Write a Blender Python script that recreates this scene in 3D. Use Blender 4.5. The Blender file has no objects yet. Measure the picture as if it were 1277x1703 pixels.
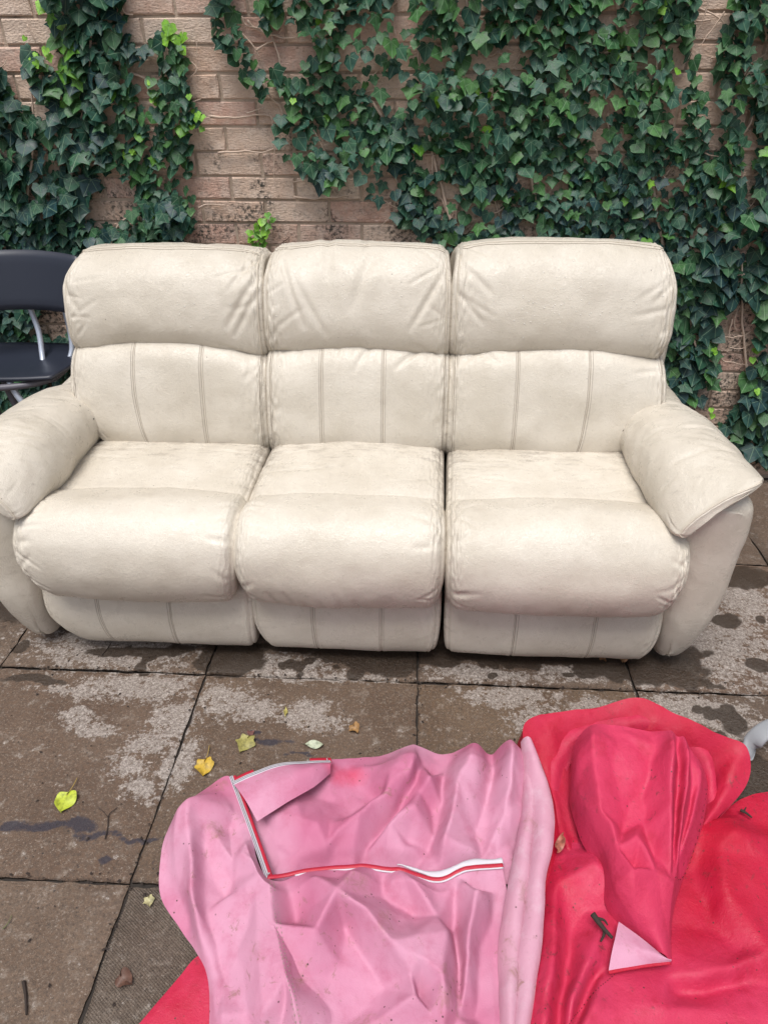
import bpy, math, random
import numpy as np
from mathutils import Vector, Matrix
R = random.Random(7)
RS = np.random.RandomState(11)
scene = bpy.context.scene
COL = scene.collection

# ---------------------------------------------------------------- camera, sky, sun, exposure
cd = bpy.data.cameras.new('camera'); cam = bpy.data.objects.new('camera', cd); COL.objects.link(cam)
cd.sensor_fit = 'AUTO'; cd.sensor_width = 36.0; cd.lens = 36.0 * 1157.11 / 1703.0
cd.clip_start = 0.02; cd.clip_end = 400
_R = Vector((0.99857571, 0.05323773, -0.00350554)); _U = Vector((-0.02595099, 0.54206778, 0.83993397))
_F = Vector((-0.04661642, 0.83864669, -0.54267729))
M = Matrix((( _R.x, _U.x, -_F.x), (_R.y, _U.y, -_F.y), (_R.z, _U.z, -_F.z))).to_4x4()
M.translation = Vector((0, 0, 1.4553)); cam.matrix_world = M
scene.camera = cam
SUN_EL, SUN_AZ = math.radians(71), math.radians(196)     # azimuth clockwise from +Y
world = bpy.data.worlds.new('World'); scene.world = world; world.use_nodes = True
wn = world.node_tree; wn.nodes.clear()
sky = wn.nodes.new('ShaderNodeTexSky'); sky.sky_type = 'NISHITA'; sky.sun_disc = False
sky.sun_elevation = SUN_EL; sky.sun_rotation = SUN_AZ; sky.dust_density = 4.0; sky.air_density = 1.0; sky.ozone_density = 1.0
hs = wn.nodes.new('ShaderNodeHueSaturation'); hs.inputs['Saturation'].default_value = 0.55
bg = wn.nodes.new('ShaderNodeBackground'); bg.inputs['Strength'].default_value = 0.072
wo = wn.nodes.new('ShaderNodeOutputWorld')
wn.links.new(sky.outputs[0], hs.inputs['Color']); wn.links.new(hs.outputs[0], bg.inputs['Color']); wn.links.new(bg.outputs[0], wo.inputs['Surface'])
sd = bpy.data.lights.new('sun', 'SUN'); sun = bpy.data.objects.new('sun', sd); COL.objects.link(sun)
sd.energy = 1.5; sd.angle = math.radians(30); sd.color = (1.0, 0.985, 0.96)
_d = Vector((math.sin(SUN_AZ) * math.cos(SUN_EL), math.cos(SUN_AZ) * math.cos(SUN_EL), math.sin(SUN_EL)))
sun.rotation_euler = (-_d).to_track_quat('-Z', 'Y').to_euler(); sun.location = _d * 12
scene.view_settings.view_transform = 'Standard'; scene.view_settings.look = 'None'
scene.view_settings.gamma = 1.0; scene.view_settings.use_curve_mapping = False
scene.view_settings.exposure = 0.95

# ---------------------------------------------------------------- helpers
def tag(o, label=None, cat=None, group=None, kind=None):
    if label: o['label'] = label
    if cat: o['category'] = cat
    if group: o['group'] = group
    if kind: o['kind'] = kind
    return o
def empty(name, loc, label, cat, group=None):
    o = bpy.data.objects.new(name, None); COL.objects.link(o); o.location = loc
    o.empty_display_size = 0.1
    return tag(o, label, cat, group)
def link(name, me, parent=None, mat=None):
    o = bpy.data.objects.new(name, me); COL.objects.link(o)
    if mat is not None and not me.materials: me.materials.append(mat)
    if parent is not None:
        o.parent = parent; o.matrix_parent_inverse = Matrix.Translation(-pworld(parent))
    return o
def pworld(p):
    v = Vector(p.location)
    while p.parent is not None:
        v = v + p.matrix_parent_inverse.translation + Vector(p.parent.location); p = p.parent
    return v
def mesh_np(name, V, F, smooth=True):
    """V (n,3) array, F list/array of quads or tris (rows of equal length, or a list of arrays)"""
    me = bpy.data.meshes.new(name)
    V = np.asarray(V, dtype=np.float32)
    groups = F if isinstance(F, list) and len(F) and isinstance(F[0], np.ndarray) and F[0].ndim == 2 else [np.asarray(F, dtype=np.int32)]
    loops = np.concatenate([g.reshape(-1) for g in groups]).astype(np.int32)
    counts = np.concatenate([np.full(len(g), g.shape[1], dtype=np.int32) for g in groups])
    starts = np.concatenate([[0], np.cumsum(counts)[:-1]]).astype(np.int32)
    me.vertices.add(len(V)); me.vertices.foreach_set('co', V.reshape(-1))
    me.loops.add(len(loops)); me.loops.foreach_set('vertex_index', loops)
    me.polygons.add(len(counts)); me.polygons.foreach_set('loop_start', starts)
    try: me.polygons.foreach_set('loop_total', counts)
    except Exception: pass
    me.update(calc_edges=True); me.validate()
    me.polygons.foreach_set('use_smooth', np.full(len(me.polygons), smooth, dtype=bool))
    return me
def mesh_py(name, V, F, smooth=False):
    me = bpy.data.meshes.new(name); me.from_pydata([tuple(v) for v in V], [], F); me.update()
    if smooth: me.polygons.foreach_set('use_smooth', [True] * len(me.polygons))
    return me
def grid_faces(nu, nv, wrap_v=False, off=0):
    a = np.arange(nu - 1)[:, None]; nvv = nv if wrap_v else nv - 1
    b = np.arange(nvv)[None, :]; b2 = (b + 1) % nv
    f = np.stack(np.broadcast_arrays(a * nv + b, (a + 1) * nv + b, (a + 1) * nv + b2, a * nv + b2), -1).reshape(-1, 4)
    return (f + off).astype(np.int32)
def vattr(me, name, arr):
    a = me.attributes.new(name, 'FLOAT', 'POINT'); a.data.foreach_set('value', np.asarray(arr, dtype=np.float32))
def _hash(ix, iy, iz, seed):
    h = (ix.astype(np.int64) * 374761393 + iy.astype(np.int64) * 668265263 + iz.astype(np.int64) * 2147483647 + seed * 974634777) & 0xffffffff
    h = ((h ^ (h >> 13)) * 1274126177) & 0xffffffff
    h = h ^ (h >> 16)
    return (h & 0xffff) / 32767.5 - 1.0
def vnoise(P, scale, seed=0):
    P = np.asarray(P) * scale; I = np.floor(P).astype(np.int64); f = P - I; f = f * f * f * (f * (f * 6 - 15) + 10)
    out = 0
    for dx in (0, 1):
        wx = f[..., 0] if dx else 1 - f[..., 0]
        for dy in (0, 1):
            wy = f[..., 1] if dy else 1 - f[..., 1]
            for dz in (0, 1):
                wz = f[..., 2] if dz else 1 - f[..., 2]
                out = out + wx * wy * wz * _hash(I[..., 0] + dx, I[..., 1] + dy, I[..., 2] + dz, seed)
    return out
def fbm(P, scale, seed=0, octv=3):
    o = 0; a = 1.0
    for k in range(octv): o = o + a * vnoise(P, scale * 2 ** k, seed + k * 17); a *= .5
    return o
def catmull(P, n, closed=False):
    """resample a polyline by a Catmull-Rom curve, n points evenly spaced by length"""
    P = np.asarray(P, float); m = len(P); out = []
    seg = m if closed else m - 1
    for i in range(seg):
        if closed: p0, p1, p2, p3 = P[(i - 1) % m], P[i], P[(i + 1) % m], P[(i + 2) % m]
        else: p0, p1, p2, p3 = P[max(i - 1, 0)], P[i], P[i + 1], P[min(i + 2, m - 1)]
        t = np.linspace(0, 1, 16, endpoint=False)[:, None]
        out.append(.5 * (2 * p1 + (p2 - p0) * t + (2 * p0 - 5 * p1 + 4 * p2 - p3) * t ** 2 + (3 * p1 - p0 - 3 * p2 + p3) * t ** 3))
    Q = np.concatenate(out + ([P[:1]] if closed else [P[-1:]]))
    L = np.concatenate([[0], np.cumsum(np.linalg.norm(np.diff(Q, axis=0), axis=1))])
    s = np.linspace(0, L[-1], n + 1)[:-1] if closed else np.linspace(0, L[-1], n)
    return np.stack([np.interp(s, L, Q[:, k]) for k in range(P.shape[1])], -1)
def tube_arrays(P, rad, ns=6, off=0):
    P = np.asarray(P, float); n = len(P); rad = np.broadcast_to(np.asarray(rad, float), (n,))
    T = np.gradient(P, axis=0); T /= np.linalg.norm(T, axis=1)[:, None] + 1e-9
    up = np.array([0, 0, 1.0]) if abs(T[0][2]) < .9 else np.array([1.0, 0, 0])
    V = []
    A = np.cross(T[0], up); A /= np.linalg.norm(A)
    for i in range(n):
        A = A - T[i] * (A @ T[i]); A /= np.linalg.norm(A) + 1e-9; B = np.cross(T[i], A)
        for k in range(ns):
            a = 2 * math.pi * k / ns; V.append(P[i] + rad[i] * (math.cos(a) * A + math.sin(a) * B))
    F = grid_faces(n, ns, True, off)
    V = np.array(V)
    caps = np.concatenate([V, P[:1], P[-1:]])
    c0, c1 = off + len(V), off + len(V) + 1
    k = np.arange(ns); k2 = (k + 1) % ns
    T3 = np.concatenate([np.stack([np.full(ns, c0), off + k, off + k2], -1), np.stack([np.full(ns, c1), off + (n - 1) * ns + k2, off + (n - 1) * ns + k], -1)])
    return caps, F, T3.astype(np.int32)
def tubes_mesh(name, paths, ns=6):
    Vs, Q, T = [], [], []; off = 0
    for P, r in paths:
        v, f, t = tube_arrays(P, r, ns, off); Vs.append(v); Q.append(f); T.append(t); off += len(v)
    return mesh_np(name, np.concatenate(Vs), [np.concatenate(Q), np.concatenate(T)])
def seg_dist(X, Y, a, b):
    dx, dy = b[0] - a[0], b[1] - a[1]; L2 = dx * dx + dy * dy + 1e-12
    t = np.clip(((X - a[0]) * dx + (Y - a[1]) * dy) / L2, 0, 1)
    return np.hypot(X - a[0] - t * dx, Y - a[1] - t * dy), t
def in_poly(X, Y, poly):
    r = np.zeros(X.shape, bool); n = len(poly); j = n - 1
    for i in range(n):
        xi, yi = poly[i]; xj, yj = poly[j]
        c = ((yi > Y) != (yj > Y)) & (X < (xj - xi) * (Y - yi) / (yj - yi + 1e-12) + xi)
        r ^= c; j = i
    return r

# ---------------------------------------------------------------- materials
class NT:
    def __init__(s, name):
        s.m = bpy.data.materials.new(name); s.m.use_nodes = True; s.t = s.m.node_tree; s.t.nodes.clear()
        s.out = s.t.nodes.new('ShaderNodeOutputMaterial'); s.b = s.t.nodes.new('ShaderNodeBsdfPrincipled')
        s.t.links.new(s.b.outputs[0], s.out.inputs[0]); s.geo = s.t.nodes.new('ShaderNodeNewGeometry')
        s.pos = s.geo.outputs['Position']
    def put(s, inp, v):
        if isinstance(v, bpy.types.NodeSocket): s.t.links.new(v, inp)
        elif isinstance(v, (tuple, list)) and len(v) == 3 and inp.type == 'RGBA': inp.default_value = (*v, 1)
        else: inp.default_value = v
    def set(s, **k):
        for a, v in k.items(): s.put(s.b.inputs[a.replace('_', ' ')], v)
    def noise(s, scale, detail=3, rough=.55, vec=None, dist=0, dims='3D'):
        n = s.t.nodes.new('ShaderNodeTexNoise'); n.noise_dimensions = dims
        s.put(n.inputs['Scale'], scale); n.inputs['Detail'].default_value = detail; n.inputs['Roughness'].default_value = rough
        n.inputs['Distortion'].default_value = dist
        s.t.links.new(vec if vec is not None else s.pos, n.inputs['Vector']); return n.outputs['Fac']
    def vor(s, scale, feature='F1', vec=None, rnd=1):
        n = s.t.nodes.new('ShaderNodeTexVoronoi'); n.feature = feature; s.put(n.inputs['Scale'], scale); n.inputs['Randomness'].default_value = rnd
        s.t.links.new(vec if vec is not None else s.pos, n.inputs['Vector']); return n.outputs['Distance']
    def scaled(s, vec, sc, rot=(0, 0, 0), loc=(0, 0, 0)):
        n = s.t.nodes.new('ShaderNodeMapping'); n.inputs['Scale'].default_value = sc; n.inputs['Rotation'].default_value = rot; s.put(n.inputs['Location'], loc)
        s.t.links.new(vec, n.inputs['Vector']); return n.outputs[0]
    def ramp(s, fac, a, b, lo=0.0, hi=1.0):
        n = s.t.nodes.new('ShaderNodeMapRange'); n.interpolation_type = 'SMOOTHSTEP'
        s.put(n.inputs['Value'], fac); n.inputs['From Min'].default_value = a; n.inputs['From Max'].default_value = b
        n.inputs['To Min'].default_value = lo; n.inputs['To Max'].default_value = hi; return n.outputs['Result']
    def math(s, op, a, b=0.0, c=None):
        n = s.t.nodes.new('ShaderNodeMath'); n.operation = op; s.put(n.inputs[0], a); s.put(n.inputs[1], b)
        if c is not None: s.put(n.inputs[2], c)
        return n.outputs[0]
    def mix(s, f, a, b, mode='MIX'):
        n = s.t.nodes.new('ShaderNodeMix'); n.data_type = 'RGBA'; n.blend_type = mode
        s.put(n.inputs[0], f); s.put(n.inputs[6], a); s.put(n.inputs[7], b); return n.outputs[2]
    def attr(s, name, out='Fac'):
        n = s.t.nodes.new('ShaderNodeAttribute'); n.attribute_name = name; return n.outputs[out]
    def obj(s, out):
        n = s.t.nodes.new('ShaderNodeObjectInfo'); return n.outputs[out]
    def bump(s, h, dist, strength=1.0, normal=None):
        n = s.t.nodes.new('ShaderNodeBump'); n.inputs['Distance'].default_value = dist; n.inputs['Strength'].default_value = strength
        s.put(n.inputs['Height'], h)
        if normal is not None: s.t.links.new(normal, n.inputs['Normal'])
        s.t.links.new(n.outputs[0], s.b.inputs['Normal']); return n.outputs[0]
    def sep(s, v):
        n = s.t.nodes.new('ShaderNodeSeparateXYZ'); s.t.links.new(v, n.inputs[0]); return n.outputs

def m_simple(name, col, rough=.6, **k):
    t = NT(name); t.set(Base_Color=col, Roughness=rough, **k); return t.m
def m_brick():
    t = NT('brick_face'); rnd = t.obj('Random')
    g = t.noise(140, 4, .7); med = t.noise(28, 4, .6)
    c = t.mix(rnd, (.57, .40, .30), (.68, .53, .42))
    r2 = t.math('FRACT', t.math('MULTIPLY', rnd, 7.31))
    c = t.mix(t.ramp(r2, .55, 1, 0, .75), c, (.58, .35, .275))
    c = t.mix(t.ramp(med, .35, .75, 0, .55), c, (.69, .575, .485))
    c = t.mix(t.ramp(g, .50, .72, 0, .5), c, (.22, .135, .11))
    # mossy black staining low on the wall, stronger between the ivy
    st = t.noise(7, 5, .72, dist=.4); fine = t.noise(75, 4, .7)
    z = t.sep(t.pos)[2]; low = t.ramp(z, 1.75, .85, .0, .30)
    k = t.math('ADD', st, low)
    k = t.math('MULTIPLY', t.ramp(k, .66, .86), t.ramp(fine, .42, .62))
    c = t.mix(k, c, (.055, .05, .042))
    t.set(Base_Color=c, Roughness=.92)
    v = t.scaled(t.pos, (1, 1, 3.0), rot=(0, .75, 0)); scr = t.noise(70, 3, .6, vec=v)
    h = t.math('ADD', t.math('MULTIPLY', g, .5), t.math('MULTIPLY', scr, .8))
    t.bump(h, .006, .9); return t.m
def m_mortar():
    t = NT('mortar'); n = t.noise(60, 5, .7); c = t.mix(n, (.35, .27, .205), (.50, .395, .31))
    st = t.noise(9, 5, .7); c = t.mix(t.ramp(st, .55, .7, 0, .7), c, (.07, .062, .045)); t.set(Base_Color=c, Roughness=.95); t.bump(n, .006, .8); return t.m
def m_slab():
    t = NT('paving_stone'); oc = t.obj('Color')
    wet = t.attr('wet'); pale = t.attr('pale'); blue = t.attr('blue'); dots = t.attr('pimple')
    br = t.noise(26, 5, .75); br2 = t.noise(90, 4, .75); big = t.noise(4.5, 4, .6)
    grit = t.math('ADD', t.math('MULTIPLY', t.noise(330, 3, .8), .45), t.math('MULTIPLY', t.noise(150, 3, .8), .55))
    base = t.mix(t.ramp(big, .3, .7), (.100, .060, .037), (.150, .100, .068))
    base = t.mix(1.0, base, oc, 'MULTIPLY')
    base = t.mix(t.ramp(br2, .36, .62, 0, .45), base, (.075, .056, .043)); base = t.mix(t.ramp(br, .52, .72, 0, .6), base, (.28, .235, .195))
    base = t.mix(t.ramp(grit, .53, .64, 0, .75), base, (.30, .25, .205))
    base = t.mix(t.ramp(grit, .47, .36, 0, .8), base, (.030, .023, .018))
    pm = t.ramp(t.math('ADD', pale, t.math('ADD', t.math('MULTIPLY', t.math('SUBTRACT', br, .5), 2.4), t.math('MULTIPLY', t.math('SUBTRACT', t.noise(70, 4, .8), .5), 2.6))), .45, .62)
    pc = t.mix(t.ramp(grit, .38, .60), (.17, .14, .12), (.50, .45, .41))
    c = t.mix(t.math('MULTIPLY', pm, t.ramp(br2, .30, .62, .95, .45)), base, pc)
    wn_ = t.noise(22, 2, .5)
    wm = t.ramp(t.math('ADD', wet, t.math('MULTIPLY', t.math('SUBTRACT', wn_, .5), .8)), .44, .60)
    wc = t.mix(1.0, t.mix(.5, base, (.10, .075, .055)), (.36, .33, .30), 'MULTIPLY')
    c = t.mix(t.math('MULTIPLY', wm, .93), c, wc)
    bm = t.ramp(t.math('ADD', blue, t.math('MULTIPLY', t.math('SUBTRACT', br, .5), 1.6)), .45, .75)
    c = t.mix(t.math('MULTIPLY', bm, .8), c, (.018, .018, .032))
    # scattered dark specks
    sp = t.ramp(t.vor(55), .10, .17, 1, 0); sp = t.math('MULTIPLY', sp, t.ramp(t.noise(8, 2, .5), .52, .62))
    c = t.mix(t.math('MULTIPLY', sp, .85), c, (.025, .02, .018))
    t.set(Base_Color=c, Roughness=t.math('SUBTRACT', t.ramp(grit, .3, .7, .62, .9), t.math('MULTIPLY', wm, .33)))
    pv = t.scaled(t.pos, (1, 1, 1), rot=(0, 0, .62)); pim = t.vor(230, vec=pv, rnd=.12)
    h = t.math('ADD', t.math('MULTIPLY', grit, .55), t.math('MULTIPLY', br2, 1.0))
    h = t.math('ADD', h, t.math('MULTIPLY', t.math('MULTIPLY', pim, dots), -1.3))
    t.bump(h, .0045, .95); return t.m
def m_leather():
    t = NT('cream_leather')
    big = t.noise(5, 4, .6); med = t.noise(24, 5, .7); fine = t.noise(260, 3, .6)
    c = t.mix(t.ramp(big, .3, .7), (.55, .495, .41), (.635, .58, .495))
    c = t.mix(t.ramp(med, .53, .78, 0, .38), c, (.45, .39, .315))
    # grime: settles where the surface faces the sky, thin streaks
    nz = t.sep(t.geo.outputs['Normal'])[2]
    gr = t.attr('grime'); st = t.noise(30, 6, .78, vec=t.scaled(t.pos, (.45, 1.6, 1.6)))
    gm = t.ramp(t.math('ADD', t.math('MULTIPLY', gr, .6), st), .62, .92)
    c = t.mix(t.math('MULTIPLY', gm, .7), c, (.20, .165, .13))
    sp = t.ramp(t.vor(38), .045, .075, 1, 0); sp = t.math('MULTIPLY', sp, t.ramp(t.noise(12, 2, .5), .60, .66))
    c = t.mix(t.math('MULTIPLY', sp, .75), c, (.10, .075, .055))
    t.set(Base_Color=c, Roughness=t.ramp(med, .3, .7, .25, .37), Specular_IOR_Level=.55)
    cells = t.vor(300, 'DISTANCE_TO_EDGE'); cr = t.noise(60, 4, .65)
    h = t.math('ADD', t.math('MULTIPLY', t.ramp(cells, 0, .25), .30), t.math('ADD', t.math('MULTIPLY', cr, 1.1), t.math('MULTIPLY', fine, .35)))
    t.bump(t.math('ADD', h, t.math('MULTIPLY', t.noise(150, 2, .6), .25)), .0013, .8); return t.m
def m_leaf(stuff):
    t = NT('ivy_leaf_mass' if stuff else 'ivy_leaf')
    tint = t.attr('tint', 'Color') if stuff else t.obj('Color')
    uv = t.t.nodes.new('ShaderNodeUVMap').outputs[0]; s = t.sep(uv)
    x = t.math('ABSOLUTE', t.math('SUBTRACT', t.math('MULTIPLY', s[0], 2.0), 1.0)); y = t.math('SUBTRACT', 1.0, t.math('MULTIPLY', s[1], 2.0))
    # y: distance down the midrib from the stalk, x: distance from it
    ve = None
    for a, w in ((0, .013), (.95, .010), (1.9, .008)):
        d = t.math('ABSOLUTE', t.math('SUBTRACT', t.math('MULTIPLY', x, math.cos(a)), t.math('MULTIPLY', y, math.sin(a))))
        al = t.math('ADD', t.math('MULTIPLY', y, math.cos(a)), t.math('MULTIPLY', x, math.sin(a)))
        v = t.math('MULTIPLY', t.ramp(d, w * .5, w * 2.0, 1, 0), t.ramp(al, -.02, .03))
        ve = v if ve is None else t.math('MAXIMUM', ve, v)
    n = t.noise(55, 3, .6)
    dark = t.mix(.35, tint, (.0, .01, .0)); c = t.mix(t.ramp(n, .3, .7), dark, t.mix(1.0, tint, (1.35, 1.35, 1.25), 'MULTIPLY'))
    c = t.mix(t.math('MULTIPLY', ve, .60), c, t.mix(.55, tint, (.34, .50, .30)))
    t.set(Base_Color=c, Roughness=t.ramp(n, .3, .7, .40, .56), Specular_IOR_Level=.38)
    t.bump(t.math('ADD', t.math('MULTIPLY', ve, -.6), t.math('MULTIPLY', t.noise(140, 3), .6)), .0015, .7)
    tr = t.t.nodes.new('ShaderNodeBsdfTranslucent'); t.put(tr.inputs[0], t.mix(.6, tint, (.10, .22, .02)))
    ms = t.t.nodes.new('ShaderNodeMixShader'); ms.inputs[0].default_value = .12
    t.t.links.new(t.b.outputs[0], ms.inputs[1]); t.t.links.new(tr.outputs[0], ms.inputs[2]); t.t.links.new(ms.outputs[0], t.out.inputs[0])
    return t.m
def m_cloth(name, c1, c2, c3, wetness, dirtcol):
    t = NT(name); big = t.noise(5.5, 4, .6); med = t.noise(16, 5, .7)
    f = t.attr('fade')
    c = t.mix(t.ramp(t.math('ADD', t.math('MULTIPLY', t.math('SUBTRACT', big, .5), .9), f), .1, .9), c1, c2)
    c = t.mix(t.ramp(med, .45, .75, 0, .45), c, c3)
    d = t.noise(42, 5, .75, dist=.6); dm = t.math('MULTIPLY', t.ramp(d, .57, .68), t.ramp(t.noise(5, 3), .46, .58)); c = t.mix(t.math('MULTIPLY', dm, .6), c, dirtcol)
    c = t.mix(t.math('MULTIPLY', t.ramp(t.math('ADD', t.attr('dye'), t.math('MULTIPLY', t.math('SUBTRACT', med, .5), .8)), .35, 1.3), .65), c, (.50, .02, .07))
    mud = t.ramp(t.math('ADD', t.attr('mud'), t.math('MULTIPLY', t.math('SUBTRACT', d, .5), 3.2)), .65, 1.5); c = t.mix(t.math('MULTIPLY', mud, .42), c, (.25, .14, .085))
    sp = t.ramp(t.vor(60), .07, .13, 1, 0); sp = t.math('MULTIPLY', sp, t.ramp(t.noise(9, 2, .5), .52, .60)); c = t.mix(t.math('MULTIPLY', sp, .9), c, (.045, .025, .02))
    g = t.noise(420, 2, .6); bl = t.noise(120, 4, .75); cz = t.t.nodes.new('ShaderNodeTexVoronoi'); cz.feature = 'DISTANCE_TO_EDGE'; cz.inputs['Scale'].default_value = 26; wv = t.t.nodes.new('ShaderNodeVectorMath'); wv.operation = 'MULTIPLY_ADD'; nv_ = t.t.nodes.new('ShaderNodeTexNoise'); nv_.inputs['Scale'].default_value = 9; nv_.inputs['Detail'].default_value = 3; t.t.links.new(t.pos, nv_.inputs['Vector']); t.t.links.new(nv_.outputs['Color'], wv.inputs[0]); wv.inputs[1].default_value = (.16, .16, .16); t.t.links.new(t.pos, wv.inputs[2]); t.t.links.new(wv.outputs[0], cz.inputs['Vector']); crz = t.math('MULTIPLY', t.ramp(cz.outputs['Distance'], 0, .22, 1, 0), t.ramp(t.noise(6, 2), .42, .62))
    wm = t.ramp(t.noise(9, 3, .6), .42, .62)
    t.set(Base_Color=c, Roughness=t.math('SUBTRACT', .66, t.math('MULTIPLY', wm, wetness)), Specular_IOR_Level=.30)
    h = t.math('ADD', t.math('MULTIPLY', g, .25), t.math('ADD', t.math('MULTIPLY', bl, .08 + wetness * 2.4), t.math('MULTIPLY', crz, .12)))
    t.bump(h, .0026, .85); return t.m
MAT = dict(
    brick=m_brick(), mortar=m_mortar(), slab=m_slab(), leather=m_leather(), leaf=m_leaf(False), leafs=m_leaf(True),
    thread=m_simple('stitch_thread', (.40, .35, .29), .8), crease=m_simple('seam_shadow_cord', (.33, .28, .225), .9),
    pipe=m_simple('cream_piping', (.56, .50, .41), .5), underside=m_simple('black_underside_cloth', (.015, .014, .013), .95),
    vine=m_simple('ivy_stem', (.56, .43, .34), .85), vine2=m_simple('ivy_stem_dark', (.11, .07, .05), .85), vineg=m_simple('ivy_stem_green', (.12, .13, .05), .8),
    drop=m_simple('water_bead', (.66, .63, .57), .04, IOR=1.33, Specular_IOR_Level=1.0),
    black=m_simple('black_plastic', (.018, .022, .036), .42), tube=m_simple('grey_painted_steel', (.42, .46, .54), .4, Metallic=.35),
    tubed=m_simple('dark_painted_steel', (.10, .095, .115), .45), grey=m_simple('grey_plastic', (.25, .26, .275), .55),
    soil=m_simple('joint_soil', (.028, .022, .018), .95), bark=m_simple('twig_bark', (.030, .020, .015), .85),
    pink=m_cloth('faded_pink_lining', (.465, .135, .235), (.55, .265, .37), (.41, .095, .17), .04, (.24, .13, .10)),
    pale=m_cloth('pale_scuffed_lining', (.46, .17, .26), (.52, .27, .35), (.60, .46, .52), .04, (.24, .13, .10)),
    red=m_cloth('red_waterproof_fabric', (.42, .007, .030), (.52, .034, .092), (.30, .003, .014), .24, (.10, .03, .03)),
    zipw=m_simple('white_zip_tape', (.56, .54, .58), .75), rtape=m_simple('red_tape', (.42, .012, .035), .5), darkred=m_simple('dark_red_thread', (.10, .005, .01), .8),
)

# ---------------------------------------------------------------- places measured on the wall and the ground, in metres
INC= {'L': [[(-1.159, 2.12), (-0.922, 2.1189999999999998), (-0.941, 1.543), (-0.925, 1.472), (-0.992, 1.448), (-1.011, 1.399), (-0.994, 1.357), (-1.05, 1.314), (-1.042, 1.226), (-1.087, 1.115), (-1.139, 1.076), (-1.185, 1.017), (-1.18, 0.947), (-1.087, 0.968), (-1.0, 1.018), (-0.932, 1.038), (-0.832, 1.058), (-0.823, 0.949), (-0.9, 0.907), (-1.053, 0.917), (-1.194, 0.884), (-1.361, 0.764), (-1.723, 0.348), (-1.436, 1.271), (-1.381, 1.315), (-1.335, 1.332), (-1.277, 1.279), (-1.228, 1.271), (-1.222, 1.332), (-1.264, 1.366), (-1.265, 1.433), (-1.244, 1.474), (-1.198, 1.424), (-1.166, 1.433), (-1.169, 1.497), (-1.162, 1.56)], [(-1.38, 1.45), (-1.361, 1.433), (-1.366, 1.349), (-1.332, 1.341), (-1.365, 1.297), (-1.436, 1.271)], [(-0.947, 1.488), (-0.849, 1.493), (-0.848, 1.464), (-0.935, 1.451)], [(-0.998, 1.432), (-0.942, 1.416), (-0.935, 1.349), (-0.915, 1.244), (-0.939, 1.226), (-0.995, 1.253), (-1.019, 1.288), (-0.999, 1.332), (-1.022, 1.366)], [(-1.034, 1.217), (-0.939, 1.226), (-0.999, 1.134), (-1.024, 1.115), (-1.031, 1.18)], [(-0.833, 1.527), (-0.782, 1.55), (-0.761, 1.503), (-0.763, 1.464), (-0.767, 1.365), (-0.733, 1.297), (-0.777, 1.271), (-0.795, 1.226), (-0.794, 1.135), (-0.806, 1.058), (-0.815, 0.959), (-0.877, 0.914), (-1.032, 0.913), (-0.986, 1.038), (-1.002, 1.115), (-0.927, 1.181), (-0.904, 1.226), (-0.878, 1.331), (-0.876, 1.399), (-0.844, 1.448)], [(-1.948, 1.533), (-1.375, 1.466), (-2.088, -0.823), (-3.054, -0.863)], [(-1.66, 0.551), (-1.343, 0.556), (-1.557, 0.016), (-1.829, 0.009)]], 'S': [[(-0.605, 0.895), (-0.614, 0.951), (-0.567, 0.991), (-0.534, 1.021), (-0.526, 0.991), (-0.565, 0.92), (-0.572, 0.891)]], 'R': [[(-0.686, 2.117), (-0.575, 2.117), (-0.59, 1.572), (-0.555, 1.463), (-0.505, 1.381), (-0.498, 1.348), (-0.547, 1.348), (-0.589, 1.415), (-0.628, 1.495), (-0.644, 1.487), (-0.66, 1.542), (-0.681, 2.0869999999999997)], [(-0.428, 2.116), (0.995, 2.106), (1.379, 2.1029999999999998), (1.96, 0.104), (1.441, 0.063), (1.32, 0.088), (1.184, 0.248), (1.113, 0.299), (1.069, 0.336), (0.948, 0.359), (0.897, 0.494), (0.854, 0.808), (0.799, 0.87), (0.121, 0.885), (0.077, 0.905), (-0.031, 0.954), (-0.095, 0.974), (-0.137, 1.033), (-0.22, 1.08), (-0.229, 1.136), (-0.334, 1.083), (-0.364, 1.099), (-0.414, 1.136), (-0.467, 1.173), (-0.5, 1.218), (-0.483, 1.288), (-0.441, 1.314), (-0.457, 1.365), (-0.523, 1.398), (-0.491, 1.422), (-0.407, 1.381), (-0.383, 1.446), (-0.343, 1.478), (-0.36, 1.525), (-0.398, 1.51), (-0.414, 1.556)], [(-0.538, 2.116), (-0.483, 2.116), (-0.451, 1.556), (-0.482, 1.525), (-0.508, 1.549), (-0.532, 2.0869999999999997)]]}
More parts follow.
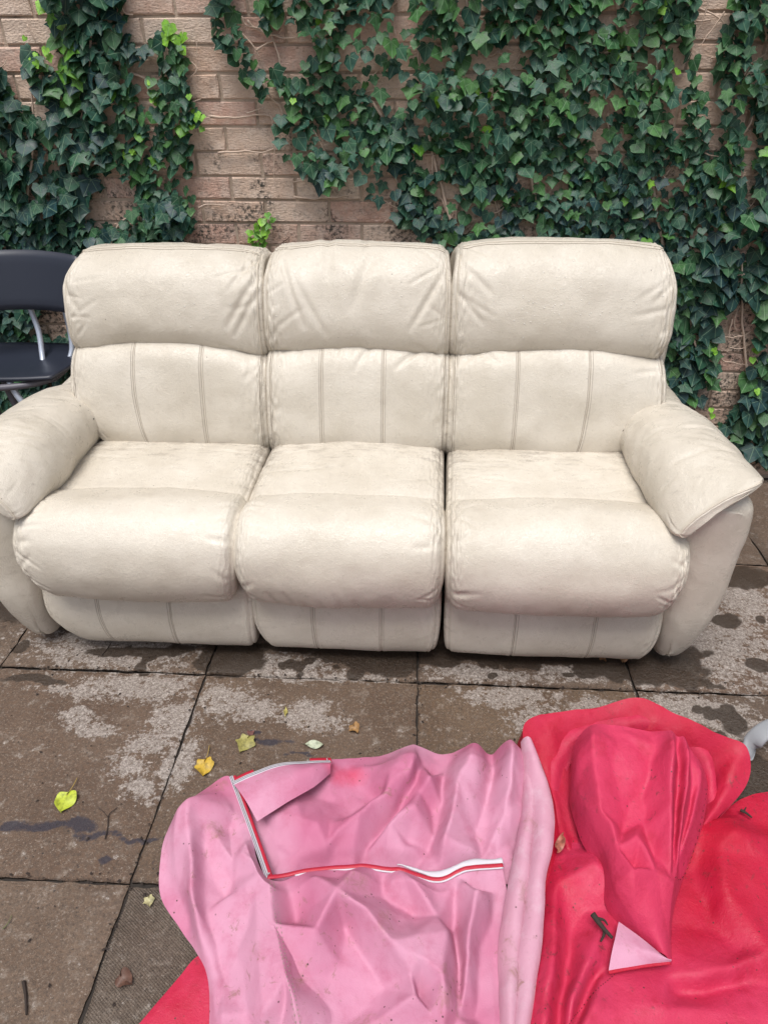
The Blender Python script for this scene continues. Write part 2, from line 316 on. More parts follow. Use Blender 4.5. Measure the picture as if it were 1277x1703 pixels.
HOLES= [[(-0.117, 2.121), (-0.054, 2.12), (-0.052, 1.551), (-0.108, 1.546)], [(0.067, 2.12), (0.108, 2.1189999999999998), (0.114, 1.519), (0.081, 1.526)], [(0.123, 2.1189999999999998), (0.168, 2.1189999999999998), (0.176, 1.513), (0.145, 1.522)], [(0.092, 1.489), (0.14, 1.489), (0.151, 1.388), (0.112, 1.397)], [(0.223, 1.519), (0.278, 1.519), (0.294, 1.412), (0.235, 1.42)], [(-0.126, 1.41), (-0.05, 1.41), (-0.052, 1.317), (-0.117, 1.331)], [(-0.054, 1.314), (0.005, 1.305), (0.003, 1.236), (-0.047, 1.254)], [(-0.022, 1.209), (0.054, 1.201), (0.061, 1.137), (-0.014, 1.137)], [(0.027, 1.109), (0.088, 1.11), (0.094, 1.001), (0.047, 1.004)], [(0.201, 1.072), (0.279, 1.063), (0.276, 1.006), (0.209, 1.021)], [(0.326, 1.002), (0.394, 1.003), (0.407, 0.923), (0.334, 0.923)], [(0.505, 2.0869999999999997), (0.544, 2.0869999999999997), (0.555, 1.523), (0.519, 1.524)], [(0.577, 1.572), (0.628, 1.568), (0.635, 1.508), (0.592, 1.508)], [(0.75, 2.115), (0.872, 2.114), (0.891, 1.526), (0.866, 1.519), (0.889, 1.411), (0.883, 1.363), (0.839, 1.366), (0.78, 1.519)], [(0.719, 1.512), (0.761, 1.512), (0.801, 1.363), (0.824, 1.225), (0.789, 1.228), (0.749, 1.379)], [(0.857, 1.371), (0.894, 1.371), (0.932, 1.271), (0.955, 1.161), (0.909, 1.176)], [(0.601, 1.288), (0.639, 1.288), (0.661, 1.148), (0.624, 1.157)], [(0.964, 1.362), (1.009, 1.354), (1.067, 1.194), (1.088, 1.089), (1.041, 1.104)], [(1.047, 1.085), (1.119, 1.076), (1.131, 1.02), (1.069, 1.026)], [(1.076, 0.681), (1.144, 0.73), (1.209, 0.726), (1.24, 0.593), (1.252, 0.512), (1.248, 0.403), (1.235, 0.275), (1.223, 0.233), (1.137, 0.247), (1.075, 0.362), (1.127, 0.4), (1.098, 0.545)], [(0.95, 1.518), (0.994, 1.518), (1.016, 1.442), (0.974, 1.45)]]
WET= [(-0.686, 1.473, 0.039, 0.03), (-0.594, 1.419, 0.028, 0.026), (-0.525, 1.436, 0.102, 0.074), (-0.372, 1.42, 0.017, 0.014), (-0.343, 1.431, 0.018, 0.017), (-0.32, 1.423, 0.015, 0.019), (-0.302, 1.443, 0.012, 0.012), (-0.316, 1.395, 0.01, 0.009), (-0.247, 1.465, 0.031, 0.034), (-0.208, 1.472, 0.018, 0.024), (-0.217, 1.428, 0.01, 0.009), (-0.174, 1.43, 0.012, 0.012), (-0.15, 1.46, 0.059, 0.054), (-0.163, 1.402, 0.024, 0.021), (-0.062, 1.447, 0.086, 0.054), (0.085, 1.472, 0.073, 0.034), (0.197, 1.458, 0.016, 0.019), (0.234, 1.45, 0.019, 0.017), (0.231, 1.408, 0.014, 0.012), (0.284, 1.465, 0.031, 0.017), (0.344, 1.463, 0.019, 0.014), (0.361, 1.452, 0.01, 0.012), (0.441, 1.48, 0.024, 0.022), (0.438, 1.423, 0.017, 0.014), (0.504, 1.454, 0.048, 0.044), (0.573, 1.444, 0.034, 0.038), (0.701, 1.464, 0.145, 0.079), (0.769, 1.496, 0.07, 0.045), (0.821, 1.406, 0.015, 0.014), (0.847, 1.401, 0.014, 0.009), (0.97, 1.679, 0.044, 0.037), (0.993, 1.495, 0.038, 0.03), (1.07, 1.692, 0.016, 0.023), (0.84, 1.289, 0.035, 0.059), (0.792, 1.309, 0.023, 0.019), (0.764, 1.318, 0.016, 0.012), (0.789, 1.23, 0.021, 0.02), (0.852, 1.205, 0.015, 0.019), (0.799, 1.114, 0.087, 0.09), (-1.153, 1.457, 0.022, 0.023), (-0.763, 1.432, 0.021, 0.017), (-0.769, 1.4, 0.02, 0.019), (-0.753, 1.378, 0.016, 0.011), (-0.842, 1.478, 0.009, 0.01), (0.322, 1.498, 0.332, 0.04), (-0.806, 1.454, 0.159, 0.022), (-0.116, 1.471, 0.193, 0.035), (0.763, 1.532, 0.105, 0.041), (1.099, 1.904, 0.12, 0.06), (-1.28, 1.633, 0.077, 0.088), (-1.057, 1.335, 0.102, 0.018), (0.165, 1.503, 0.528, 0.017), (-0.421, 1.491, 0.214, 0.015)]
PALE= [(-0.869, 1.476, 0.268, 0.104), (-0.406, 1.414, 0.172, 0.052), (-0.213, 1.388, 0.187, 0.021), (0.195, 1.42, 0.187, 0.033), (0.467, 1.434, 0.153, 0.033), (0.658, 1.398, 0.067, 0.018), (0.872, 1.601, 0.216, 0.216), (1.062, 1.778, 0.115, 0.126), (-0.924, 1.308, 0.117, 0.026), (-0.761, 1.327, 0.184, 0.063), (-0.88, 1.205, 0.048, 0.04), (-0.816, 1.168, 0.063, 0.027), (-0.622, 1.208, 0.063, 0.081), (-0.663, 1.138, 0.062, 0.037), (-0.693, 1.073, 0.056, 0.039), (-0.633, 1.008, 0.058, 0.036), (-0.582, 1.079, 0.033, 0.071), (-0.559, 1.08, 0.029, 0.081), (-0.513, 1.285, 0.082, 0.054), (-0.425, 1.258, 0.081, 0.046), (-0.277, 1.245, 0.08, 0.052), (-0.217, 1.218, 0.047, 0.03), (0.271, 1.335, 0.147, 0.044), (0.475, 1.303, 0.097, 0.043), (0.341, 1.256, 0.095, 0.045), (0.748, 1.317, 0.16, 0.065), (0.85, 1.252, 0.093, 0.051)]
BLUE= [(-0.832, 0.901, 0.095, 0.014), (-0.75, 0.905, 0.061, 0.021), (-0.691, 0.879, 0.068, 0.01), (-0.657, 0.827, 0.016, 0.012), (-0.545, 0.833, 0.011, 0.009), (-0.602, 0.879, 0.081, 0.007), (-0.902, 0.9, 0.027, 0.012), (-0.356, 1.153, 0.061, 0.012), (-0.274, 1.121, 0.06, 0.007), (-0.392, 1.176, 0.028, 0.008)]
CV= {'PU_T': [(-0.395, 0.997, 0.05), (-0.303, 1.049, 0.04), (-0.199, 1.082, 0.03), (-0.12, 1.097, 0.02), (-0.062, 1.104, 0.02), (0.011, 1.104, 0.06), (0.078, 1.113, 0.03), (0.156, 1.113, 0.06), (0.195, 1.116, 0.03), (0.234, 1.11, 0.08), (0.284, 1.09, 0.06)], 'PU_B': [(-0.287, 0.771, 0.006), (-0.097, 0.802, 0.006), (0.067, 0.79, 0.006), (0.244, 0.817, 0.006)], 'PL_T': [(-0.515, 0.899, 0.05), (-0.48, 0.956, 0.05), (-0.413, 1.002, 0.06), (-0.346, 0.886, 0.055), (-0.283, 0.771, 0.05), (-0.195, 0.793, 0.05), (-0.096, 0.806, 0.05), (-0.021, 0.802, 0.05), (0.064, 0.795, 0.04), (0.121, 0.813, 0.055), (0.198, 0.828, 0.05)], 'PL_L': [(-0.515, 0.899, 0.05), (-0.524, 0.824, 0.04), (-0.503, 0.746, 0.02), (-0.447, 0.689, 0.01), (-0.401, 0.647, 0.01), (-0.358, 0.582, 0.01), (-0.33, 0.456, 0.01)], 'PL_B': [(-0.33, 0.456, 0.01), (-0.169, 0.452, 0.02), (0.032, 0.463, 0.02), (0.184, 0.479, 0.02)], 'PL_R': [(0.198, 0.828, 0.05), (0.207, 0.77, 0.02), (0.202, 0.657, 0.02), (0.184, 0.479, 0.02)], 'FL_T': [(-0.398, 0.97, 0.085), (-0.351, 0.992, 0.095), (-0.3, 1.017, 0.095), (-0.24, 1.033, 0.085), (-0.186, 1.049, 0.07)], 'FL_B': [(-0.327, 0.88, 0.085), (-0.276, 0.917, 0.09), (-0.217, 0.968, 0.085), (-0.184, 1.019, 0.07)], 'S1_L': [(0.258, 1.08, 0.05), (0.25, 0.956, 0.05), (0.217, 0.835, 0.04), (0.192, 0.741, 0.03), (0.174, 0.654, 0.025), (0.168, 0.478, 0.02)], 'S1_R': [(0.286, 1.069, 0.07), (0.283, 0.951, 0.06), (0.258, 0.831, 0.05), (0.232, 0.726, 0.04), (0.214, 0.641, 0.035), (0.189, 0.476, 0.03)], 'S2_L': [(0.263, 1.11, 0.09), (0.261, 0.986, 0.05), (0.249, 0.85, 0.04), (0.22, 0.731, 0.03), (0.199, 0.634, 0.025), (0.175, 0.477, 0.025)], 'S2_R': [(0.288, 1.104, 0.1), (0.313, 0.999, 0.08), (0.31, 0.889, 0.07), (0.281, 0.789, 0.06), (0.25, 0.649, 0.045), (0.203, 0.474, 0.04)], 'S3_L': [(0.298, 1.104, 0.07), (0.311, 0.959, 0.05), (0.282, 0.803, 0.035), (0.246, 0.655, 0.03), (0.2, 0.48, 0.02)], 'S3_R': [(0.317, 1.078, 0.06), (0.331, 0.937, 0.04), (0.316, 0.849, 0.025), (0.279, 0.727, 0.02), (0.226, 0.485, 0.01)], 'R1_T': [(0.293, 0.91, 0.012), (0.38, 0.958, 0.012), (0.551, 0.996, 0.012), (0.702, 1.004, 0.012), (0.776, 1.042, 0.012), (0.841, 1.061, 0.012), (1.053, 1.093, 0.012)], 'R1_B': [(0.192, 0.45, 0.012), (0.38, 0.459, 0.012), (0.605, 0.471, 0.012), (0.806, 0.482, 0.012)], 'R2_T': [(0.371, 1.047, 0.05), (0.383, 1.085, 0.1), (0.424, 1.104, 0.13), (0.485, 1.103, 0.135), (0.552, 1.093, 0.13), (0.628, 1.085, 0.115), (0.69, 1.047, 0.04)], 'R2_L': [(0.371, 1.047, 0.05), (0.359, 0.976, 0.05), (0.368, 0.896, 0.04), (0.391, 0.831, 0.04), (0.394, 0.76, 0.035), (0.418, 0.724, 0.03), (0.465, 0.682, 0.03)], 'R2_R': [(0.69, 1.047, 0.04), (0.651, 0.961, 0.04), (0.631, 0.923, 0.03), (0.572, 0.833, 0.03), (0.523, 0.746, 0.03), (0.5, 0.66, 0.03)], 'R2_B': [(0.465, 0.682, 0.03), (0.477, 0.67, 0.035), (0.5, 0.66, 0.03)], 'R3_O': [(0.333, 0.879, 0.02), (0.311, 1.003, 0.03), (0.281, 1.084, 0.05), (0.276, 1.161, 0.09), (0.347, 1.177, 0.11), (0.448, 1.191, 0.13), (0.549, 1.207, 0.15), (0.615, 1.178, 0.14), (0.686, 1.133, 0.14), (0.774, 1.103, 0.11), (0.765, 1.036, 0.06), (0.662, 0.952, 0.02)], 'R3_I': [(0.367, 0.854, 0.02), (0.377, 0.991, 0.03), (0.381, 1.063, 0.04), (0.401, 1.098, 0.04), (0.437, 1.106, 0.05), (0.488, 1.112, 0.05), (0.541, 1.103, 0.06), (0.585, 1.103, 0.05), (0.626, 1.092, 0.04), (0.663, 1.069, 0.03), (0.667, 1.028, 0.02), (0.625, 0.939, 0.02)], 'R5_O': [(0.31, 0.976, 0.035), (0.327, 1.084, 0.065), (0.388, 1.152, 0.095), (0.46, 1.164, 0.115), (0.567, 1.172, 0.125), (0.648, 1.138, 0.115), (0.702, 1.092, 0.085), (0.696, 1.004, 0.045)], 'R5_I': [(0.351, 0.974, 0.03), (0.374, 1.072, 0.05), (0.436, 1.119, 0.07), (0.5, 1.127, 0.08), (0.586, 1.128, 0.08), (0.643, 1.101, 0.07), (0.668, 1.054, 0.05), (0.661, 0.998, 0.03)], 'R4_T': [(-0.451, 0.56, 0.008), (-0.422, 0.604, 0.008), (-0.389, 0.646, 0.01), (-0.3, 0.681, 0.008)], 'R4_B': [(-0.537, 0.413, 0.006), (-0.467, 0.417, 0.006), (-0.367, 0.422, 0.006), (-0.227, 0.429, 0.006)], 'TR': [(0.41, 0.719, 0.065), (0.451, 0.681, 0.07), (0.487, 0.653, 0.06), (0.432, 0.644, 0.062), (0.37, 0.631, 0.062), (0.386, 0.673, 0.065)]}
VINES_L= [([(-0.94, 1.612), (-0.933, 1.581), (-0.904, 1.578)], 0.0025), ([(-1.006, 1.457), (-0.967, 1.391), (-0.942, 1.314), (-0.914, 1.217)], 0.0028), ([(-0.959, 1.429), (-0.903, 1.415), (-0.871, 1.407), (-0.837, 1.42)], 0.003), ([(-1.249, 1.56), (-1.242, 1.529), (-1.239, 1.505)], 0.0025), ([(-1.381, 1.446), (-1.363, 1.453), (-1.341, 1.474)], 0.0015), ([(-1.293, 0.852), (-1.262, 1.017), (-1.182, 1.208), (-1.087, 1.432), (-1.042, 1.62)], 0.005), ([(-1.152, 0.874), (-1.061, 0.988), (-0.924, 1.019)], 0.003), ([(-1.423, 0.872), (-1.393, 1.056), (-1.314, 1.262), (-1.275, 1.433)], 0.004)]
VINES_M= [([(-0.792, 1.542), (-0.821, 1.432), (-0.834, 1.297), (-0.875, 1.116), (-0.931, 0.918)], 0.004), ([(-0.749, 1.456), (-0.739, 1.431), (-0.797, 1.399)], 0.0016), ([(-0.719, 1.527), (-0.727, 1.495), (-0.731, 1.472)], 0.0014), ([(-0.765, 1.348), (-0.733, 1.365)], 0.0018), ([(-0.708, 1.403), (-0.699, 1.398), (-0.695, 1.425)], 0.0012), ([(-0.794, 1.027), (-0.76, 1.039), (-0.689, 1.04)], 0.0022), ([(-0.682, 1.148), (-0.63, 1.148)], 0.0014), ([(-1.047, 1.105), (-1.013, 1.092)], 0.001), ([(-0.702, 1.304), (-0.611, 1.309), (-0.55, 1.318), (-0.511, 1.311)], 0.003), ([(-0.586, 1.316), (-0.53, 1.324)], 0.0018), ([(-0.7, 1.196), (-0.623, 1.209), (-0.541, 1.205), (-0.504, 1.212)], 0.003), ([(-0.902, 0.987), (-0.842, 0.991)], 0.0015)]
VINES_S= [([(-0.525, 0.879), (-0.505, 0.91), (-0.47, 0.941)], 0.0018), ([(-0.589, 0.895), (-0.566, 0.951), (-0.539, 1.017)], 0.0016)]
VINES_R= [([(-0.58, 1.579), (-0.554, 1.556), (-0.514, 1.547)], 0.0026), ([(-0.559, 1.56), (-0.537, 1.541), (-0.482, 1.524), (-0.413, 1.516)], 0.0032), ([(-0.534, 1.55), (-0.509, 1.571)], 0.0018), ([(-0.585, 1.534), (-0.55, 1.502), (-0.527, 1.468)], 0.0024), ([(-0.533, 1.491), (-0.512, 1.51), (-0.481, 1.516)], 0.0028), ([(-0.395, 1.563), (-0.369, 1.525), (-0.347, 1.486)], 0.0028), ([(-0.577, 1.471), (-0.571, 1.45)], 0.0015), ([(-0.452, 1.548), (-0.461, 1.525)], 0.0018), ([(-0.494, 1.594), (-0.482, 1.525), (-0.46, 1.447), (-0.446, 1.381), (-0.424, 1.356)], 0.0025), ([(-0.507, 1.314), (-0.507, 1.227), (-0.515, 1.135), (-0.507, 1.06)], 0.0014), ([(-0.446, 1.117), (-0.394, 1.117)], 0.0016), ([(-0.449, 1.073), (-0.387, 1.062), (-0.303, 1.063), (-0.22, 1.071)], 0.0024), ([(-0.364, 1.276), (-0.347, 1.236), (-0.338, 1.2)], 0.0022), ([(-0.523, 1.398), (-0.502, 1.365), (-0.47, 1.334), (-0.452, 1.253), (-0.411, 1.241)], 0.0024), ([(0.067, 1.612), (0.083, 1.583), (0.135, 1.545)], 0.0026), ([(0.112, 1.612), (0.126, 1.575), (0.135, 1.545)], 0.0028), ([(0.454, 1.61), (0.45, 1.573)], 0.002), ([(0.554, 1.609), (0.588, 1.52), (0.62, 1.443), (0.651, 1.379), (0.673, 1.33)], 0.0045), ([(0.531, 1.482), (0.597, 1.471)], 0.0024), ([(0.746, 1.411), (0.772, 1.379), (0.799, 1.338)], 0.0026), ([(0.76, 1.593), (0.866, 1.563), (0.917, 1.496), (0.966, 1.457)], 0.0022), ([(0.994, 1.442), (0.978, 1.403), (1.041, 1.434)], 0.0026), ([(1.0, 1.228), (1.018, 1.288), (1.029, 1.362)], 0.0035), ([(0.871, 1.232), (0.949, 1.225)], 0.002), ([(0.736, 1.184), (0.797, 1.193)], 0.0024), ([(0.652, 1.112), (0.676, 1.139), (0.69, 1.172)], 0.0022), ([(0.878, 1.028), (0.914, 1.006), (0.931, 1.019)], 0.002), ([(0.897, 1.202), (0.965, 1.2)], 0.0016), ([(1.001, 0.724), (0.984, 0.658), (1.01, 0.59), (1.05, 0.497), (1.066, 0.349)], 0.0035), ([(1.129, 0.659), (1.143, 0.58)], 0.0024), ([(1.343, 0.404), (1.337, 0.303), (1.343, 0.225)], 0.0028), ([(1.331, 0.138), (1.427, 0.113)], 0.004), ([(1.237, 0.523), (1.262, 0.593)], 0.002), ([(0.024, 1.201), (0.031, 1.119)], 0.0022), ([(0.267, 1.364), (0.25, 1.297)], 0.002), ([(-0.213, 1.381), (-0.136, 1.297), (-0.096, 1.118), (-0.011, 1.004)], 0.004), ([(0.409, 0.967), (0.343, 1.192), (0.354, 1.428), (0.297, 1.611)], 0.005), ([(0.118, 0.925), (0.024, 1.192), (-0.022, 1.429), (-0.045, 1.613)], 0.005), ([(0.837, 0.89), (0.749, 1.121), (0.716, 1.379), (0.651, 1.608)], 0.005), ([(1.084, 0.892), (1.004, 1.122), (0.927, 1.458), (0.896, 1.607)], 0.004), ([(1.324, 0.251), (1.196, 0.593), (1.11, 0.872)], 0.005)]
TIPS_M= [(-0.798, 1.546), (-0.791, 1.53), (-0.762, 1.492), (-0.868, 1.391), (-0.883, 1.34), (-0.759, 1.365), (-0.753, 1.297), (-0.733, 1.297), (-0.776, 1.306), (-1.021, 1.18), (-0.988, 1.217)]
TIPS_L= [(-1.251, 1.506), (-1.23, 1.473), (-1.197, 1.478), (-1.183, 1.465), (-1.251, 1.449)]
TIPS_R= [(-0.409, 1.356), (0.165, 1.38), (0.172, 1.355), (0.739, 1.446), (0.669, 1.591), (0.685, 1.597), (1.231, 0.547), (1.289, 0.416), (1.072, 0.563), (1.136, 0.299)]
PU_RIDGES= [[(0.012, 1.125, 0.0294), (-0.043, 1.009, 0.049), (-0.105, 0.915, 0.049), (-0.17, 0.834, 0.0098)], [(0.079, 1.126, 0.0), (0.028, 1.055, 0.0049), (-0.051, 0.9, 0.0), (-0.1, 0.842, 0.0)], [(0.013, 1.031, 0.0441), (0.048, 1.001, 0.049), (0.028, 0.975, 0.0196)], [(0.159, 1.127, 0.0392), (0.11, 0.988, 0.0441), (0.077, 0.865, 0.0539), (0.07, 0.824, 0.0294)], [(0.085, 1.055, 0.0098), (0.076, 0.96, 0.0098), (0.049, 0.863, 0.0)], [(0.24, 1.133, 0.049), (0.236, 1.045, 0.0392), (0.208, 0.927, 0.0294), (0.157, 0.846, 0.0196)], [(0.206, 1.133, 0.0), (0.189, 1.012, 0.0098), (0.149, 0.91, 0.0)], [(-0.112, 0.835, 0.0147), (-0.038, 0.899, 0.0441), (0.015, 0.926, 0.0392), (0.076, 0.868, 0.0441)], [(-0.315, 0.976, 0.0), (-0.259, 1.027, 0.0), (-0.207, 1.071, 0.0)], [(-0.297, 0.882, 0.0098), (-0.238, 0.901, 0.0294), (-0.195, 0.887, 0.0392), (-0.172, 0.851, 0.0294)], [(-0.117, 1.056, 0.0196), (-0.054, 0.962, 0.049)], [(-0.224, 0.981, 0.0), (-0.166, 0.965, 0.0049), (-0.114, 1.018, 0.0)]]
PL_RIDGES= [[(-0.137, 0.722, 0.0637), (-0.165, 0.661, 0.049), (-0.181, 0.598, 0.0196)], [(-0.137, 0.722, 0.0637), (-0.075, 0.695, 0.0588), (-0.026, 0.645, 0.0539), (0.009, 0.601, 0.0392), (0.053, 0.547, 0.0294)], [(-0.117, 0.692, 0.0049), (-0.116, 0.625, 0.0098), (-0.087, 0.549, 0.0)], [(-0.084, 0.65, 0.0049), (-0.035, 0.593, 0.0)], [(-0.008, 0.802, 0.0392), (0.054, 0.712, 0.0343), (0.076, 0.674, 0.049), (0.069, 0.601, 0.049), (0.074, 0.545, 0.0392)], [(0.099, 0.796, 0.0098), (0.09, 0.705, 0.0), (0.105, 0.62, 0.0)], [(0.138, 0.756, 0.049), (0.115, 0.648, 0.0392), (0.096, 0.552, 0.0196)], [(0.189, 0.78, 0.0), (0.147, 0.664, 0.0), (0.129, 0.56, 0.0)], [(-0.545, 0.872, 0.0196), (-0.453, 0.834, 0.049), (-0.418, 0.726, 0.0539), (-0.375, 0.619, 0.049), (-0.325, 0.527, 0.0294)], [(-0.431, 0.832, 0.0147), (-0.39, 0.706, 0.0196), (-0.333, 0.594, 0.0098)], [(-0.482, 0.91, 0.049), (-0.431, 0.866, 0.0294), (-0.358, 0.802, 0.0147), (-0.338, 0.803, 0.0294)], [(-0.462, 0.74, 0.0147), (-0.426, 0.699, 0.0049)], [(-0.284, 0.763, 0.0392), (-0.248, 0.67, 0.0441), (-0.209, 0.577, 0.049), (-0.188, 0.528, 0.049)], [(-0.299, 0.74, 0.0343), (-0.272, 0.626, 0.0441), (-0.246, 0.528, 0.0392)], [(-0.193, 0.772, 0.0294), (-0.143, 0.767, 0.0196), (-0.096, 0.8, 0.0343)], [(-0.336, 0.74, 0.0294), (-0.313, 0.633, 0.0196), (-0.273, 0.533, 0.0196)], [(0.02, 0.562, 0.0441), (0.03, 0.619, 0.049), (0.019, 0.66, 0.049)]]
R1_RIDGES= [[(0.637, 0.932, 0.0196), (0.697, 0.916, 0.0441), (0.767, 0.877, 0.0196)], [(0.307, 0.798, 0.0294), (0.385, 0.831, 0.049), (0.41, 0.807, 0.049), (0.416, 0.759, 0.0196)], [(0.28, 0.699, 0.0392), (0.255, 0.611, 0.049), (0.224, 0.5, 0.049)], [(0.321, 0.715, 0.0049), (0.294, 0.62, 0.0), (0.257, 0.515, 0.0)], [(0.38, 0.648, 0.0196), (0.325, 0.578, 0.0441), (0.266, 0.503, 0.0441)], [(0.38, 0.708, 0.0294), (0.331, 0.636, 0.0441), (0.287, 0.574, 0.049), (0.264, 0.522, 0.0392)], [(0.358, 0.633, 0.0), (0.314, 0.572, 0.0)], [(0.476, 0.632, 0.0196), (0.565, 0.644, 0.0294), (0.692, 0.693, 0.0245)], [(0.498, 0.62, 0.0), (0.68, 0.65, 0.0)], [(0.383, 0.567, 0.0294), (0.463, 0.589, 0.0294), (0.549, 0.588, 0.0196)], [(0.607, 0.865, 0.0), (0.604, 0.742, 0.0)], [(0.661, 0.894, 0.0294), (0.638, 0.791, 0.0294), (0.643, 0.696, 0.0098)]]
R2_RIDGES= [[(0.594, 1.167, 0.0392), (0.582, 1.073, 0.049), (0.542, 0.908, 0.0441), (0.514, 0.784, 0.0294)], [(0.609, 1.113, 0.0), (0.588, 1.006, 0.0), (0.552, 0.876, 0.0)], [(0.624, 1.121, 0.0441), (0.611, 1.032, 0.0392), (0.572, 0.912, 0.0392), (0.538, 0.81, 0.0294)], [(0.649, 1.103, 0.0049), (0.611, 0.963, 0.0), (0.558, 0.837, 0.0)], [(0.677, 1.135, 0.0392), (0.654, 1.024, 0.0294), (0.594, 0.895, 0.0196)], [(0.456, 1.184, 0.0294), (0.4, 1.089, 0.049), (0.398, 1.009, 0.0343), (0.4, 0.903, 0.0392), (0.418, 0.829, 0.0294)], [(0.455, 1.091, 0.0098), (0.446, 0.949, 0.0098), (0.443, 0.87, 0.0)], [(0.478, 1.173, 0.0196), (0.532, 1.167, 0.0441), (0.592, 1.164, 0.049)], [(0.458, 0.844, 0.0294), (0.433, 0.774, 0.0441), (0.435, 0.715, 0.0196)], [(0.439, 0.801, 0.0098), (0.48, 0.782, 0.0294), (0.525, 0.771, 0.0392)], [(0.479, 1.2, 0.049), (0.534, 1.198, 0.0294), (0.577, 1.139, 0.0392)]]
R3_RIDGES= [[(0.302, 1.21, 0.0294), (0.379, 1.227, 0.0441), (0.475, 1.256, 0.049), (0.59, 1.291, 0.0539), (0.684, 1.239, 0.049), (0.768, 1.178, 0.049), (0.81, 1.16, 0.0392)], [(0.306, 1.192, 0.049), (0.307, 1.161, 0.0392), (0.329, 1.135, 0.0392)], [(0.328, 1.138, 0.049), (0.425, 1.22, 0.0294), (0.525, 1.256, 0.0196), (0.643, 1.234, 0.0196)], [(0.81, 1.16, 0.0392), (0.756, 1.082, 0.049), (0.705, 1.016, 0.049), (0.67, 0.98, 0.0294)], [(0.813, 1.151, 0.0392), (0.773, 1.078, 0.0294), (0.709, 0.996, 0.0294)]]
SEAM_V= [(-0.278, 0.766), (-0.252, 0.696), (-0.227, 0.622), (-0.205, 0.573), (-0.186, 0.524), (-0.173, 0.492)]
SEAM_R= [(0.526, 0.788), (0.578, 0.841), (0.62, 0.909), (0.654, 0.983), (0.687, 1.062), (0.691, 1.165)]
SEAM_R2= [(0.417, 0.66), (0.363, 0.617), (0.312, 0.576), (0.273, 0.528)]
CRUMBS= [(-0.72, 1.395, 0.006), (-0.326, 2.072, 0.004), (-0.893, 1.562, 0.005), (-0.552, 1.762, 0.004), (-0.453, 1.553, 0.005), (-0.45, 1.638, 0.004), (-0.447, 1.734, 0.003), (-0.296, 1.429, 0.003), (0.077, 1.534, 0.003), (0.608, 2.083, 0.003), (0.011, 1.545, 0.003)]
DYE= [(-0.151, 1.036, 0.06428571428571428, 0.03142857142857143), (-0.196, 1.054, 0.04285714285714286, 0.022857142857142857)]
MUD= [(-0.437, 0.977, 0.04, 0.03142857142857143), (-0.104, 0.756, 0.04285714285714286, 0.04285714285714286), (0.079, 0.582, 0.03142857142857143, 0.05714285714285714), (-0.415, 0.863, 0.03142857142857143, 0.02857142857142857), (-0.039, 0.679, 0.022857142857142857, 0.04285714285714286), (0.263, 0.905, 0.02, 0.04285714285714286), (0.199, 0.648, 0.02, 0.07142857142857142), (0.234, 0.761, 0.014285714285714285, 0.04285714285714286), (0.301, 1.043, 0.011428571428571429, 0.02857142857142857), (-0.188, 0.588, 0.014285714285714285, 0.04285714285714286), (-0.274, 0.624, 0.017142857142857144, 0.02), (-0.053, 0.538, 0.04285714285714286, 0.02)]
GREY= [(0.84, 1.162, 0.02), (0.834, 1.168, 0.05), (0.848, 1.177, 0.075), (0.882, 1.192, 0.09), (0.94, 1.21, 0.09), (1.006, 1.2, 0.05)]
